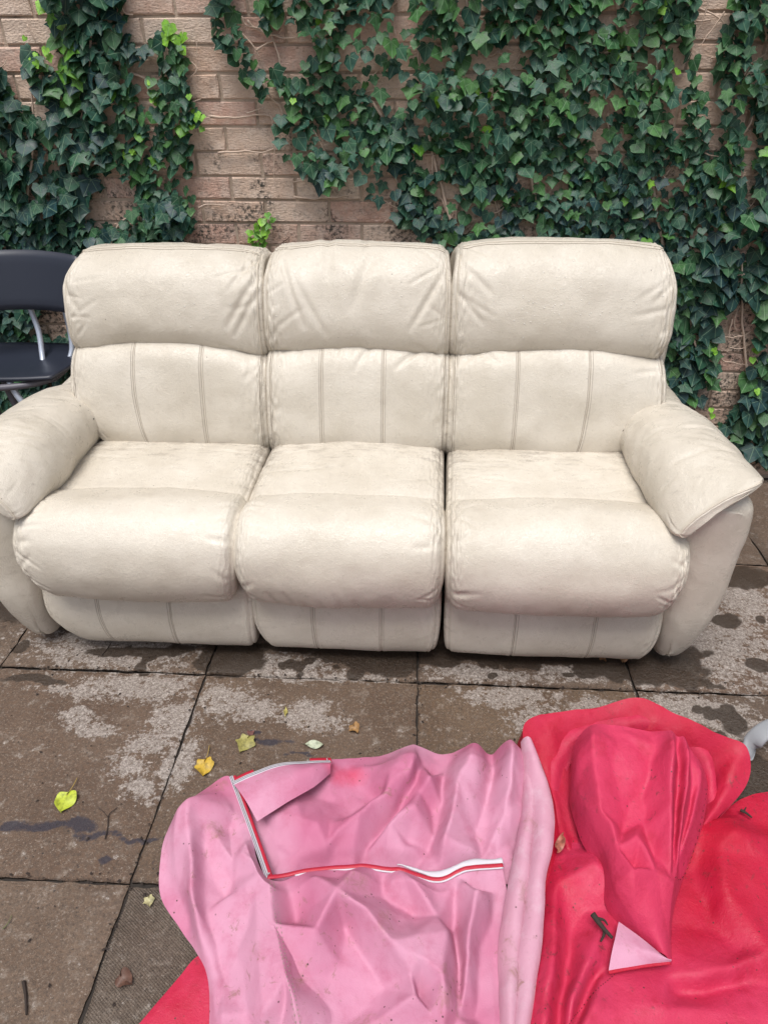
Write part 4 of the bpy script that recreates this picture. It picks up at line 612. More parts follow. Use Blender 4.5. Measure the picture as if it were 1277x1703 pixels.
# --- arms
def arm(sgn):
    mx = (lambda x: CX + (x - CX) * sgn)
    # outer panel: section in X-Z carried from front to back
    sec = [(.640, .50), (.655, .30), (.672, .12), (.688, .040), (.715, .028), (.748, .034), (.770, .075), (.795, .20), (.812, .36), (.818, .50), (.800, .575), (.72, .60), (.66, .58)]
    P = catmull(sec, 140, True)
    ny = 70; tt = np.linspace(0, 1, ny); y0, y1 = 1.425, 2.26; ys = y0 + (y1 - y0) * tt ** 1.3
    cen = np.array([.735, .31]); V = []
    for y in ys:
        e = min(y - y0, y1 - y); k = 1 - math.sqrt(max(0, 1 - (1 - min(e / .05, 1)) ** 2)); q = P.copy()
        T = np.roll(P, -1, 0) - np.roll(P, 1, 0); T /= np.linalg.norm(T, axis=1)[:, None]; N = np.stack([T[:, 1], -T[:, 0]], -1)
        if np.sum(P[:, 0] * np.roll(P[:, 1], -1) - np.roll(P[:, 0], -1) * P[:, 1]) < 0: N = -N
        off = -.032 * k
        pts = np.stack([q[:, 0], np.full(len(q), y), q[:, 1]], -1)
        off = off + fbm(pts, 7, 5 if sgn > 0 else 6) * .004
        off = off + stroke_field(pts[:, 2], pts[:, 0] + 0 * pts[:, 1], []) if False else off
        # creases under the armrest at the inner front
        cr = np.exp(-((q[:, 0] - .665) / .045) ** 2) * math.exp(-((y - 1.45) / .08) ** 2)
        off = off - .005 * cr * (np.exp(-((q[:, 1] - .425) / .006) ** 2) + .8 * np.exp(-((q[:, 1] - .365) / .005) ** 2))
        q = q + N * np.asarray(off)[:, None]
        yy = np.full(len(q), y) + .05 * np.clip((.22 - q[:, 1]) / .2, 0, 1) ** 1.5 * (1 - min(1, (y - y0) / .3))
        lim = .552 + .53 * (q[:, 0] - .63) - .036; bl_ = min(1, max(0, (1.66 - y) / .2)); zq = np.where(q[:, 1] > .45, (1 - bl_) * q[:, 1] + bl_ * np.minimum(q[:, 1], lim), q[:, 1])
        V.append(np.stack([mx(q[:, 0]), yy, zq], -1))
    f0 = V[0]; nn = len(f0); b0 = int(np.argmin(f0[:, 2])); kk = np.arange(nn // 2 + 1); pa, pb = f0[(b0 + kk) % nn], f0[(b0 - kk) % nn]
    tt_ = np.linspace(0, 1, 9)[None, :, None]; cap = pa[:, None] * (1 - tt_) + pb[:, None] * tt_
    cap[..., 1] += -.007 * np.sin(np.pi * tt_[..., 0]) + fbm(cap * [1, 0, 1], 9, 3) * .0015 * np.sin(np.pi * tt_[..., 0])
    G = np.array(V); nn = G.shape[1]; F = grid_faces(ny, nn, True); n0 = ny * nn; kk = np.arange(nn); k2 = (kk + 1) % nn
    T3 = np.concatenate([np.stack([np.full(nn, n0), kk, k2], -1), np.stack([np.full(nn, n0 + 1), (ny - 1) * nn + k2, (ny - 1) * nn + kk], -1)]).astype(np.int32)
    if sgn > 0: F = F[:, ::-1].copy(); T3 = T3[:, ::-1].copy()
    T3 = T3[nn:]; Fc = grid_faces(cap.shape[0], 9, False, n0 + 2); nc = np.cross(cap[5, 4] - cap[4, 4], cap[4, 5] - cap[4, 4])
    if nc[1] > 0: Fc = Fc[:, ::-1].copy()
    me = mesh_np('arm_panel', np.concatenate([G.reshape(-1, 3), [G[0].mean(0), G[-1].mean(0)], cap.reshape(-1, 3)]), [np.concatenate([F, Fc]), T3]); me.materials.append(LE); vattr(me, 'grime', np.full(len(me.vertices), .08))
    link('arm_panel', me, sofa)
    # padded armrest: a pillow lying over the arm, hanging lower on the seat side
    sec = [(.655, .475), (.628, .465), (.598, .49), (.585, .54), (.598, .592), (.635, .630), (.695, .648), (.755, .643), (.800, .620), (.826, .595), (.830, .572), (.812, .558), (.77, .552), (.71, .525)]
    P = catmull(sec, 170, True); T = np.roll(P, -1, 0) - np.roll(P, 1, 0); T /= np.linalg.norm(T, axis=1)[:, None]; N = np.stack([T[:, 1], -T[:, 0]], -1)
    if np.sum(P[:, 0] * np.roll(P[:, 1], -1) - np.roll(P[:, 0], -1) * P[:, 1]) < 0: N = -N
    ny = 130; y0, y1 = 1.385, 2.12; tt = np.linspace(0, 1, ny); ys = y0 + (y1 - y0) * (1 - np.cos(tt * np.pi / 2)) ** .9; V = []
    r = random.Random(5 if sgn > 0 else 8)
    strokes = []
    for _ in range(26):
        yy_ = r.uniform(1.50, 2.0) if sgn > 0 else r.uniform(1.48, 1.95); s0 = r.uniform(.15, .33); l = r.uniform(.05, .13)
        strokes.append((s0, yy_, s0 + l * .9, yy_ + l * r.uniform(-.7, .1), r.uniform(.006, .012), r.uniform(.0014, .0036)))
    for _ in range(5):
        s0 = r.uniform(.15, .45); strokes.append((s0, 1.41, s0 + r.uniform(-.02, .02), 1.41 + r.uniform(.03, .06), .006, r.uniform(.001, .0028)))
    Ls = np.concatenate([[0], np.cumsum(np.linalg.norm(np.diff(P, axis=0), axis=1))])
    for y in ys:
        e = y - y0; er = .05; k = 1 - math.sqrt(max(0, 1 - (1 - min(e / er, 1)) ** 2)); eb = y1 - y; kb = 1 - math.sqrt(max(0, 1 - (1 - min(eb / .06, 1)) ** 2))
        pts = np.stack([P[:, 0], np.full(len(P), y), P[:, 1]], -1)
        low = np.clip((.60 - P[:, 1]) / .10, 0, 1)
        off = -(.028 * k) - .03 * kb + fbm(pts, 8, 15 if sgn > 0 else 16) * .005
        off = off + stroke_field(Ls, np.full(len(P), y), strokes)
        pk = vnoise(np.stack([Ls, Ls * 0 + y * .3, Ls * 0 + sgn], -1), 60, 77); off = off + .0028 * pk * math.exp(-(e / .05) ** 2)
        q = P + N * off[:, None]
        # the rear end curves inwards round the back, the front outer corner runs ahead of the inner one
        bend = -.075 * max(0, (y - 1.80) / .32) ** 1.7
        rise = .012 * math.exp(-((y - 1.60) / .2) ** 2) - .035 * max(0, (y - 1.75) / .3) ** 1.3; bf = min(1, max(0, (1.60 - y) / .20)) ** 1.4
        wq = np.clip((q[:, 0] - .60) / .24, 0, 1)
        zz = q[:, 1] + rise * np.clip((q[:, 1] - .48) / .15, 0, 1) ; sfr = np.clip((q[:, 1] - .47) / .17, 0, 1); zl = .552 + .53 * (q[:, 0] - .63) + .012 * np.sin(np.pi * wq); zz = (1 - bf) * zz + bf * (zl + .006 - .054 * (1 - sfr) - .014 * np.clip((wq - .8) / .2, 0, 1) ** 2)
        V.append(np.stack([mx(q[:, 0] + bend * (.3 + .7 * wq) - .028 * bf * wq + .022 * bf * (1 - wq)), np.full(len(q), y) + .02 * wq * math.exp(-(e / .12)) + .050 * np.clip((wq - .62) / .38, 0, 1) ** 2.2 * math.exp(-e / .045), zz], -1))
    G = np.array(V); nn = G.shape[1]; F = grid_faces(ny, nn, True); n0 = ny * nn; kk = np.arange(nn); k2 = (kk + 1) % nn
    T3 = np.concatenate([np.stack([np.full(nn, n0), kk, k2], -1), np.stack([np.full(nn, n0 + 1), (ny - 1) * nn + k2, (ny - 1) * nn + kk], -1)]).astype(np.int32)
    if sgn > 0: F = F[:, ::-1].copy(); T3 = T3[:, ::-1].copy()
    me = mesh_np('armrest_pad', np.concatenate([G.reshape(-1, 3), [G[0].mean(0), G[-1].mean(0)]]), [F, T3]); me.materials.append(LE); vattr(me, 'grime', np.full(len(me.vertices), .12))
    pad = link('armrest_pad', me, sofa)
    # piping round the front edge
    row = int(np.argmin(np.abs(ys - (y0 + .006)))); p = G[row].copy(); p[:, 1] -= .001
    link('piping', tubes_mesh('piping', [(np.concatenate([p, p[:1]])[::2], .0026)], 6), pad, MAT['pipe'])
arm(1); arm(-1)

# ---------------------------------------------------------------- ivy
LEAF_SHAPES = []
def leaf_outline(kind):
    if kind == 0: h = [(0, .02), (.15, .17), (.40, .17), (.42, -.06), (.62, -.22), (.39, -.40), (.24, -.60), (0, -.90)]
    elif kind == 1: h = [(0, .0), (.14, .17), (.38, .19), (.42, .0), (.56, -.14), (.42, -.36), (.25, -.60), (0, -.86)]
    elif kind == 2: h = [(0, .03), (.18, .18), (.44, .14), (.54, -.10), (.50, -.34), (.36, -.56), (.17, -.76), (0, -.90)]
    elif kind == 4: h = [(0, .0), (.05, -.05), (.13, -.16), (.19, -.32), (.20, -.50), (.15, -.72), (.07, -.90), (0, -1.05)]
    else: h = [(0, .02), (.14, .14), (.34, .12), (.34, -.10), (.60, -.32), (.33, -.44), (.19, -.66), (0, -1.0)]
    return h
def leaf_mesh(kind, seed, curl):
    h = leaf_outline(kind); r = random.Random(seed); V = []; F = []; UV = []
    spine = [(0, -.22), (0, -.5), (0, -.78)]
    def z(x, y): return -.22 * curl * x * x / .36 * .6 + .10 * curl * (abs(x) > .25) * -.3 - .16 * curl * (y + .35) ** 2 + .05 * math.sin(5 * x + seed) * abs(x)
    def add(x, y, dz=0): V.append((x, y, z(x, y) + dz)); UV.append((x * .5 + .5, (1 - (-y)) * .5)); return len(V) - 1
    b = add(0, .02, -.02); sp = [add(x, y, -.045) for x, y in spine]; tip = add(*h[-1])
    chain = [b] + sp + [tip]
    for sg in (1, -1):
        o = [b] + [add(sg * x * r.uniform(.92, 1.08), y * r.uniform(.95, 1.05), r.uniform(-.02, .03)) for x, y in h[1:-1]] + [tip]
        # outline o[0..7], spine chain: fan between them
        tri = [(chain[0], o[1], o[2]), (chain[0], o[2], chain[1]), (chain[1], o[2], o[3]), (chain[1], o[3], o[4]), (chain[1], o[4], chain[2]), (chain[2], o[4], o[5]), (chain[2], o[5], chain[3]), (chain[3], o[5], o[6]), (chain[3], o[6], chain[4])]
        for t in tri: F.append(t if sg < 0 else t[::-1])
    me = mesh_py('leaf', V, F, True); uvl = me.uv_layers.new(name='UVMap')
    for lp in me.loops: uvl.data[lp.index].uv = UV[lp.vertex_index]
    me.materials.append(MAT['leaf']); return me
for kd in range(4):
    for sd in range(3): LEAF_SHAPES.append((kd, leaf_mesh(kd, kd * 10 + sd, [.6, 1.0, 1.6][sd])))
def shape_of(kinds): return R.choice([m for k, m in LEAF_SHAPES if k in kinds])
def fit(x, z, polys, margin=0.0):
    X, Z = np.array([x]), np.array([z]); return any(in_poly(X, Z, p)[0] for p in polys)
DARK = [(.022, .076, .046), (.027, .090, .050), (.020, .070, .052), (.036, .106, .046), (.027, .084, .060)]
BLUE_ = [(.018, .055, .055), (.015, .046, .054), (.022, .064, .055)]
MIDG = [(.048, .135, .042), (.055, .15, .042), (.042, .12, .048)]
NEW = [(.16, .36, .03), (.20, .42, .04), (.10, .26, .03)]
def fill(polys, holes, n, size, seed, bright=None, blue=None, clear=.5):
    """scatter leaves over wall areas: returns (x, z, size, depth, colour)"""
    r = random.Random(seed); P = []; cell = {}
    xs = [p[0] for q in polys for p in q]; zs = [p[1] for q in polys for p in q]
    x0, x1, z0, z1 = min(xs), max(xs), max(min(zs), .02), max(zs) + .05
    N = n; cx = np.array([r.uniform(x0, x1) for _ in range(N)]); cz = np.array([r.uniform(z0, z1) for _ in range(N)])
    ok = np.zeros(N, bool)
    for p in polys: ok |= in_poly(cx, cz, p)
    for p in holes: ok &= ~in_poly(cx, cz, p)
    thin = vnoise(np.stack([cx, cx * 0 + seed, cz], -1), 9, seed) 
    for x, z, t in zip(cx[ok], cz[ok], thin[ok]):
        s = size(x, z, r); sp = s * clear * (1.0 if t > -.45 else 1.9)
        k = (int(x / .04), int(z / .04)); bad = False
        for i in (-1, 0, 1):
            for j in (-1, 0, 1):
                for (a, b, c) in cell.get((k[0] + i, k[1] + j), ()):
                    if (a - x) ** 2 + (b - z) ** 2 < (sp * .5 + c * .5) ** 2: bad = True
        if bad: continue
        cell.setdefault(k, []).append((x, z, sp)); P.append((x, z, s))
    return P
def add_ivy(root, pts, seed, polys, holes, colour, depth, budget=300):
    r = random.Random(seed); items = []
    for q_ in pts:
        x, z, s = q_[:3]; under = len(q_) > 3; d = .002 if under else depth(x, z, r); kinds = (0, 1, 3) if r.random() < .85 else (2,)
        if s > .075: kinds = (0, 2, 1)
        me = shape_of(kinds); tilt = math.radians(r.gauss(30, 14)); yaw = math.radians(r.gauss(0, 20)); roll = math.radians(r.gauss(0, 24))
        # leaf plane: local -y hangs down the wall, +z looks away from it
        Mx = Matrix.Rotation(roll, 4, 'Y') @ Matrix.Rotation(yaw, 4, 'Z') @ Matrix.Rotation(math.pi / 2 - tilt, 4, 'X')
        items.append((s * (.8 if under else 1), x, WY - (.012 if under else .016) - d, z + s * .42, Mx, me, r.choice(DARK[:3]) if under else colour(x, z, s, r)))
    def dist(i): return -(i[0] / math.sqrt(i[1] ** 2 + i[2] ** 2 + (i[3] - 1.455) ** 2)) * (1 if shows(i[1], i[3]) else .001)
    items.sort(key=dist)
    for i in items[:budget]:
        o = link('leaf', i[5], root); o.matrix_basis = Matrix.Translation((i[1], i[2], i[3])) @ i[4] @ Matrix.Diagonal((i[0], i[0], i[0], 1)); o.color = (*i[6], 1)
    rest = items[budget:]
    if rest:
        Vs, Fs, Cs, Us = [], [], [], []; off = 0
        for s, x, y, z, Mx, me, c in rest:
            n = len(me.vertices); co = np.empty(n * 3, np.float32); me.vertices.foreach_get('co', co); co = co.reshape(-1, 3)
            m3 = np.array(Mx.to_3x3()) * s; Vs.append(co @ m3.T + np.array([x, y, z]))
            nf = len(me.polygons); f = np.empty(nf * 3, np.int32); me.polygons.foreach_get('vertices', f); Fs.append(f.reshape(-1, 3) + off); off += n
            u = np.empty(nf * 6, np.float32); me.uv_layers[0].data.foreach_get('uv', u); Us.append(u); Cs.append(np.tile(np.array([*c, 1.0]), (n, 1)))
        me = bpy.data.meshes.new('leaf_mass'); V = np.concatenate(Vs); F = np.concatenate(Fs)
        me.vertices.add(len(V)); me.vertices.foreach_set('co', V.astype(np.float32).ravel()); me.loops.add(F.size); me.loops.foreach_set('vertex_index', F.ravel().astype(np.int32))
        me.polygons.add(len(F)); me.polygons.foreach_set('loop_start', np.arange(0, F.size, 3, dtype=np.int32)); me.update(calc_edges=True)
        me.polygons.foreach_set('use_smooth', np.ones(len(F), bool))
        ul = me.uv_layers.new(name='UVMap'); ul.data.foreach_set('uv', np.concatenate(Us))
        a = me.attributes.new('tint', 'FLOAT_COLOR', 'POINT'); a.data.foreach_set('color', np.concatenate(Cs).astype(np.float32).ravel())
        me.materials.append(MAT['leafs']); tag(link('leaf_mass', me, root), kind='stuff')
    return len(items)
def shows(x, z):
    if z < .10 or z > 1.66: return False
    if x < -1.34 - (1.6 - z) * .34 or x > 1.0 + (1.6 - z) * .30: return False
    return not (-1.25 < x < .92 and z < .86) or (x < -1.3)
def vine_mesh(paths, seed, wander=.006):
    r = random.Random(seed); out = []
    for pts, rad in paths:
        q = []
        for (x, z) in pts: q.append((x + r.uniform(-wander, wander), WY - r.uniform(.008, .020), z + r.uniform(-wander, wander)))
        c = catmull(q, max(6, len(q) * 5)); n = len(c); c[:, 0] += vnoise(c, 40, seed) * .004; c[:, 2] += vnoise(c, 40, seed + 3) * .004
        out.append((c, rad * 1.45 * np.linspace(1, .45, n)))
    return out
groupI = None
ivyL = empty('ivy_plant', (-1.25, WY, 0), 'dark bluish ivy with big leaves climbing the brick wall behind the black chair', 'ivy', 'ivy climbing the brick wall')
ivyS = empty('ivy_plant', (-.36, WY, .8), 'small bright green ivy sprig just above the gap between left and middle headrests', 'ivy', 'ivy climbing the brick wall')
ivyR = empty('ivy_plant', (.7, WY, 0), 'large dense ivy mass covering the right half of the brick wall', 'ivy', 'ivy climbing the brick wall')
ivyM = empty('ivy_plant', (-.75, WY, .8), 'narrow ivy column on the wall directly above the left headrest', 'ivy', 'ivy climbing the brick wall')
Lpoly = [INC['L'][0], INC['L'][1], INC['L'][2], INC['L'][6], INC['L'][7]]; Mpoly = INC['L'][3:6]
def sizeL(x, z, r):
    big = math.exp(-(((x + 1.22) / .17) ** 2 + ((z - 1.12) / .13) ** 2))
    return r.uniform(.038, .062) + (big * r.uniform(.0, .06) if r.random() < .6 else 0) - (.010 if z < .98 else 0)
def sizeR(x, z, r):
    s = .030 + .030 * r.random() ** 1.4
    if .35 < x < .85 and z < 1.25: s = r.uniform(.028, .046)
    if x > .95 and z < 1.12: s = r.uniform(.048, .082)
    if x > .6 and z > 1.2: s = r.uniform(.032, .050)
    return s
def colL(x, z, s, r):
    if (x + 1.17) ** 2 + ((z - 1.42) / 1.6) ** 2 < .0045 and r.random() < .8: return r.choice(MIDG + NEW[2:])
    if -1.22 < x < -1.13 and z > 1.46 and r.random() < .5: return r.choice(NEW)
    return r.choice(BLUE_ if (s > .072 or r.random() < .35) else DARK)
def colM(x, z, s, r):
    if z > 1.50 and r.random() < .5: return r.choice(NEW)
    return r.choice(NEW[2:] + MIDG) if r.random() < .12 else r.choice(MIDG[:1] + DARK)
def colR(x, z, s, r):
    q = r.random()
    if q < .012: return r.choice(NEW)
    if q < .20 + (.15 if z > 1.3 else 0): return r.choice(MIDG)
    return r.choice(BLUE_) if (z < 1.15 and r.random() < .5) else r.choice(DARK)
def inner(base, amp, sd):
    def f(x, z, r):
        k = max(0, float(vnoise(np.array([[x, sd, z]]), 6, sd)[0]) + .5); return r.uniform(.0, base) + amp * k * r.random()
    return f
nL = add_ivy(ivyL, [(x, z, s, 1) for x, z, s in fill(Lpoly, [], 20000, lambda x, z, r: r.uniform(.032, .05), 13, clear=.50)] + fill(Lpoly, [], 30000, sizeL, 3, clear=.36), 31, Lpoly, [], colL, inner(.03, .06, 4))
nM = add_ivy(ivyM, fill(Mpoly, [], 6000, lambda x, z, r: r.uniform(.030, .048), 5, clear=.44), 32, Mpoly, [], colM, inner(.02, .02, 5), 300)
nS = add_ivy(ivyS, fill(INC['S'], [], 1500, lambda x, z, r: r.uniform(.022, .034), 6, clear=.45), 33, INC['S'], [], lambda x, z, s, r: r.choice(NEW), inner(.01, .01, 6))
def under(polys, holes, n, sd, size): return [(x, z, s, 1) for x, z, s in fill(polys, holes, n, size, sd, clear=.50)]
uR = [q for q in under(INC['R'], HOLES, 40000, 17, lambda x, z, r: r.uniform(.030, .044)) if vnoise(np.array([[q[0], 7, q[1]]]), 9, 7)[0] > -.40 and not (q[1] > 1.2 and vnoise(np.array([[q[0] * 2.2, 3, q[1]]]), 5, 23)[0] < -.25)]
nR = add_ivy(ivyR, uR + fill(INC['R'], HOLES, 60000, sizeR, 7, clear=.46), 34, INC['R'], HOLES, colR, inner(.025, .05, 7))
print('ivy leaves', nL, nM, nS, nR)
# bright new tips
def tips(root, pts, seed):
    r = random.Random(seed)
    for x, z in pts:
        for _ in range(r.randint(1, 3)):
            me = shape_of((0, 1)); s = r.uniform(.016, .027); o = link('young_leaf', me, root)
            o.matrix_basis = Matrix.Translation((x + r.uniform(-.02, .02), WY - r.uniform(.03, .06), z + r.uniform(-.02, .03))) @ Matrix.Rotation(r.uniform(-.7, .7), 4, 'Y') @ Matrix.Rotation(math.pi / 2 - r.uniform(.1, .8), 4, 'X') @ Matrix.Diagonal((s, s, s, 1)); o.color = (*r.choice(NEW[:2]), 1)
tips(ivyM, TIPS_M, 1); tips(ivyL, TIPS_L, 2); tips(ivyR, TIPS_R, 3)
# woody stems
for root, lst, mat, sd in ((ivyL, VINES_L, 'vine', 1), (ivyM, VINES_M, 'vine', 2), (ivyR, VINES_R, 'vine', 3), (ivyS, VINES_S, 'vine2', 4)):
    for q, (pts, rad) in enumerate(lst):
        link('vine', tubes_mesh('vine', vine_mesh([(pts, rad)], sd * 50 + q), 5), root, MAT[mat if q % 3 else ('vine' if root is not ivyS else 'vine2')])
# fine woody undergrowth behind the leaves
r = random.Random(77); paths = []
for _ in range(330):
    x = r.uniform(-.25, 1.5); z = r.uniform(.5, 1.65)
    if not fit(x, z, INC['R']) : continue
    a = r.uniform(0, 6.28); l = r.uniform(.05, .16); q = [(x, z)]
    for k in range(3): a += r.uniform(-.7, .7); x += math.cos(a) * l / 3; z += math.sin(a) * l / 3; q.append((x, z))
    paths.append((q, r.uniform(.001, .0022)))
tag(link('undergrowth', tubes_mesh('undergrowth', vine_mesh(paths, 9), 4), ivyR, MAT['vine']), kind='stuff')

# ---------------------------------------------------------------- black chair behind the left arm
chair = empty('plastic_chair', (-1.42, 2.2, 0), 'black plastic chair with grey tube frame behind the left sofa arm', 'chair')
def curved_panel(name, x0, x1, y, z0, z1, sag, th, lean, mat, flare=0.0):
    nu, nv = 26, 10; V = []
    for sd in (0, 1):
        for i in range(nu):
            for j in range(nv):
                u = i / (nu - 1); v = j / (nv - 1); c = 2 * u - 1; e = max(abs(c) - .96, 0) / .04; ez = (abs(2 * v - 1) - .92) / .08 if abs(2 * v - 1) > .92 else 0
                t = th * .5 * (1 - .8 * max(e, ez) ** 2); zz = z0 + (z1 - z0) * (.5 + (v - .5) * (1 - .06 * e))
                V.append((x0 + (x1 - x0) * u, y - sag * c * c + lean * v + (-t if sd == 0 else t), zz - .008 * c * c))
    n = nu * nv; F = [tuple(q) for q in grid_faces(nu, nv)] + [tuple(int(a) + n for a in q[::-1]) for q in grid_faces(nu, nv)]
    rim = [i * nv for i in range(nu)] + [(nu - 1) * nv + j for j in range(1, nv)] + [i * nv + nv - 1 for i in range(nu - 2, -1, -1)] + [j for j in range(nv - 2, 0, -1)]
    for k in range(len(rim)): a, b = rim[k], rim[(k + 1) % len(rim)]; F.append((a, a + n, b + n, b))
    return link(name, mesh_py(name, V, [tuple(int(q) for q in f) for f in F], True), chair, mat)
curved_panel('backrest', -1.56, -1.115, 2.30, .752, .938, .055, .012, .045, MAT['black'])
# seat: a dished slab with a rolled front edge
V = []; F = []; nu, nv = 28, 22
for sd in (0, 1):
    for i in range(nu):
        for j in range(nv):
            u = 2 * i / (nu - 1) - 1; v = 2 * j / (nv - 1) - 1; rr = .5
            x = -1.395 + .215 * u * math.sqrt(1 - .22 * v * v); y = 2.225 + .155 * v * math.sqrt(1 - .25 * u * u)
            z = .600 - .016 * (1 - u * u) * (1 - v * v) - .03 * max(0, -v - .7) ** 1.5 + .035 * max(0, v - .5) ** 2
            V.append((x, y, z - (.012 if sd else 0)))
n = nu * nv; F = [tuple(int(a) for a in q) for q in grid_faces(nu, nv)] + [tuple(int(a) + n for a in q[::-1]) for q in grid_faces(nu, nv)]
rim = [i * nv for i in range(nu)] + [(nu - 1) * nv + j for j in range(1, nv)] + [i * nv + nv - 1 for i in range(nu - 2, -1, -1)] + [j for j in range(nv - 2, 0, -1)]
for k in range(len(rim)): a, b = rim[k], rim[(k + 1) % len(rim)]; F.append((a, a + n, b + n, b))
link('seat', mesh_py('seat', V, F, True), chair, MAT['black'])
def ctube(name, pts, rad, mat, n=24): return link(name, tubes_mesh(name, [(catmull(pts, n), rad)], 10), chair, mat)
ctube('back_post', [(-1.355, 2.345, .80), (-1.350, 2.335, .74), (-1.335, 2.32, .67), (-1.325, 2.285, .60), (-1.31, 2.24, .555)], .0095, MAT['tube'])
ctube('back_post', [(-1.235, 2.345, .80), (-1.230, 2.335, .74), (-1.222, 2.32, .67), (-1.222, 2.30, .61), (-1.235, 2.27, .57)], .0095, MAT['tube'])
ctube('seat_rail', [(-1.61, 2.085, .565), (-1.50, 2.058, .563), (-1.38, 2.062, .565), (-1.285, 2.09, .567), (-1.225, 2.15, .567)], .011, MAT['tubed'])
ctube('side_rail', [(-1.225, 2.15, .567), (-1.225, 2.22, .567), (-1.235, 2.27, .572)], .010, MAT['tubed'])
ctube('front_leg', [(-1.345, 2.085, .580), (-1.335, 2.08, .54), (-1.305, 2.07, .46), (-1.24, 2.04, 0.0)], .0105, MAT['tube'])
ctube('front_leg', [(-1.53, 1.995, .575), (-1.545, 1.98, .45), (-1.56, 1.95, 0.0)], .0105, MAT['tube'])
ctube('rear_leg', [(-1.395, 2.13, .575), (-1.385, 2.13, .50), (-1.36, 2.14, .40), (-1.33, 2.30, 0)], .0105, MAT['tubed'])
ctube('rear_leg', [(-1.53, 2.22, .56), (-1.54, 2.26, .40), (-1.55, 2.34, 0)], .0105, MAT['tubed'])

# ---------------------------------------------------------------- the sofa cover in a heap on the paving
cover = empty('furniture_cover', (.1, .8, 0), 'crumpled red furniture cover with faded pink lining and white zip lying on the paving', 'furniture cover')
from mathutils.geometry import delaunay_2d_cdt
def crumple(X, Y, spacing, h, ang, ratio, seed, ridges, lo=.0):
    """height of creased cloth: flat facets between ridge lines, valleys and scattered pinch points"""
    r = random.Random(seed); c, s_ = math.cos(ang), math.sin(ang)
    pts, hs, edges = [], [], []
    for line in ridges:
        k0 = len(pts)
        for (x, y, z) in line: pts.append((x, y)); hs.append(z)
        edges += [(k0 + i, k0 + i + 1) for i in range(len(line) - 1)]
    nr = len(pts); x0, x1, y0, y1 = X.min() - .12, X.max() + .12, Y.min() - .12, Y.max() + .12
    cx, cy = (x0 + x1) / 2, (y0 + y1) / 2; rad = math.hypot(x1 - x0, y1 - y0) / 2
    n = int(rad / spacing) + 1; m = int(rad / (spacing * ratio)) + 1; rp = pts[:nr]
    for i in range(-n, n + 1):
        for j in range(-m, m + 1):
            u = (i + r.uniform(-.42, .42)) * spacing; v = (j + .5 * (i % 2) + r.uniform(-.42, .42)) * spacing * ratio
            x = cx + c * u - s_ * v; y = cy + s_ * u + c * v
            if not (x0 < x < x1 and y0 < y < y1): continue
            if any(math.hypot(x - p[0], y - p[1]) < spacing * .55 for p in rp): continue
            if any(seg_dist(np.array([x]), np.array([y]), l[q][:2], l[q + 1][:2])[0][0] < spacing * .45 for l in ridges for q in range(len(l) - 1)): continue
            pts.append((x, y)); hs.append(lo + h * (r.random() ** 1.6))
    for p in ((x0, y0), (x1, y0), (x1, y1), (x0, y1)): pts.append(p); hs.append(0)
    vv, ee, ff, ov, _, _ = delaunay_2d_cdt([Vector(p) for p in pts], edges, [], 0, 1e-5)
    H = np.array([np.mean([hs[i] for i in o]) if len(o) else 0 for o in ov]); Vx = np.array([[v.x, v.y] for v in vv]); Z = np.zeros(X.shape)
    for o, v in zip(range(len(vv)), vv):
        if not len(ov[o]): H[o] = lo + h * .3
    for f in ff:
        A, B, C_ = Vx[f[0]], Vx[f[1]], Vx[f[2]]; mnx, mxx = min(A[0], B[0], C_[0]), max(A[0], B[0], C_[0]); mny, mxy = min(A[1], B[1], C_[1]), max(A[1], B[1], C_[1])
        k = (X >= mnx) & (X <= mxx) & (Y >= mny) & (Y <= mxy)
        if not k.any(): continue
        x, y = X[k], Y[k]; d = (B[1] - C_[1]) * (A[0] - C_[0]) + (C_[0] - B[0]) * (A[1] - C_[1])
        if abs(d) < 1e-12: continue
        w0 = ((B[1] - C_[1]) * (x - C_[0]) + (C_[0] - B[0]) * (y - C_[1])) / d; w1 = ((C_[1] - A[1]) * (x - C_[0]) + (A[0] - C_[0]) * (y - C_[1])) / d; w2 = 1 - w0 - w1
        ins = (w0 >= -1e-6) & (w1 >= -1e-6) & (w2 >= -1e-6); z = w0 * H[f[0]] + w1 * H[f[1]] + w2 * H[f[2]]
        zz = Z[k]; zz[ins] = z[ins]; Z[k] = zz
    return Z
def smooth(Z, n):
    for _ in range(n):
        P = np.pad(Z, 1, mode='edge'); Z = (P[:-2, 1:-1] + P[2:, 1:-1] + P[1:-1, :-2] + P[1:-1, 2:] + 2 * Z) / 6
    return Z
def upsample(P):
    for ax in (0, 1):
        n = P.shape[ax]; P = np.moveaxis(P, ax, 0); Q = np.empty((2 * n - 1,) + P.shape[1:]); Q[::2] = P
        pm = np.concatenate([P[:1], P, P[-1:]]); Q[1::2] = (-pm[:-3] + 9 * pm[1:-2] + 9 * pm[2:-1] - pm[3:]) / 16; P = np.moveaxis(Q, 0, ax)
    return P
def coons(top, bot, left, right, nu, nv):
    T, B, L, Rr = catmull(top, nu), catmull(bot, nu), catmull(left, nv), catmull(right, nv)
    u = np.linspace(0, 1, nu)[:, None, None]; v = np.linspace(0, 1, nv)[None, :, None]
    C = (1 - v) * T[:, None] + v * B[:, None] + (1 - u) * L[None] + u * Rr[None] - ((1 - u) * (1 - v) * T[0] + u * (1 - v) * T[-1] + (1 - u) * v * B[0] + u * v * B[-1])
    return C
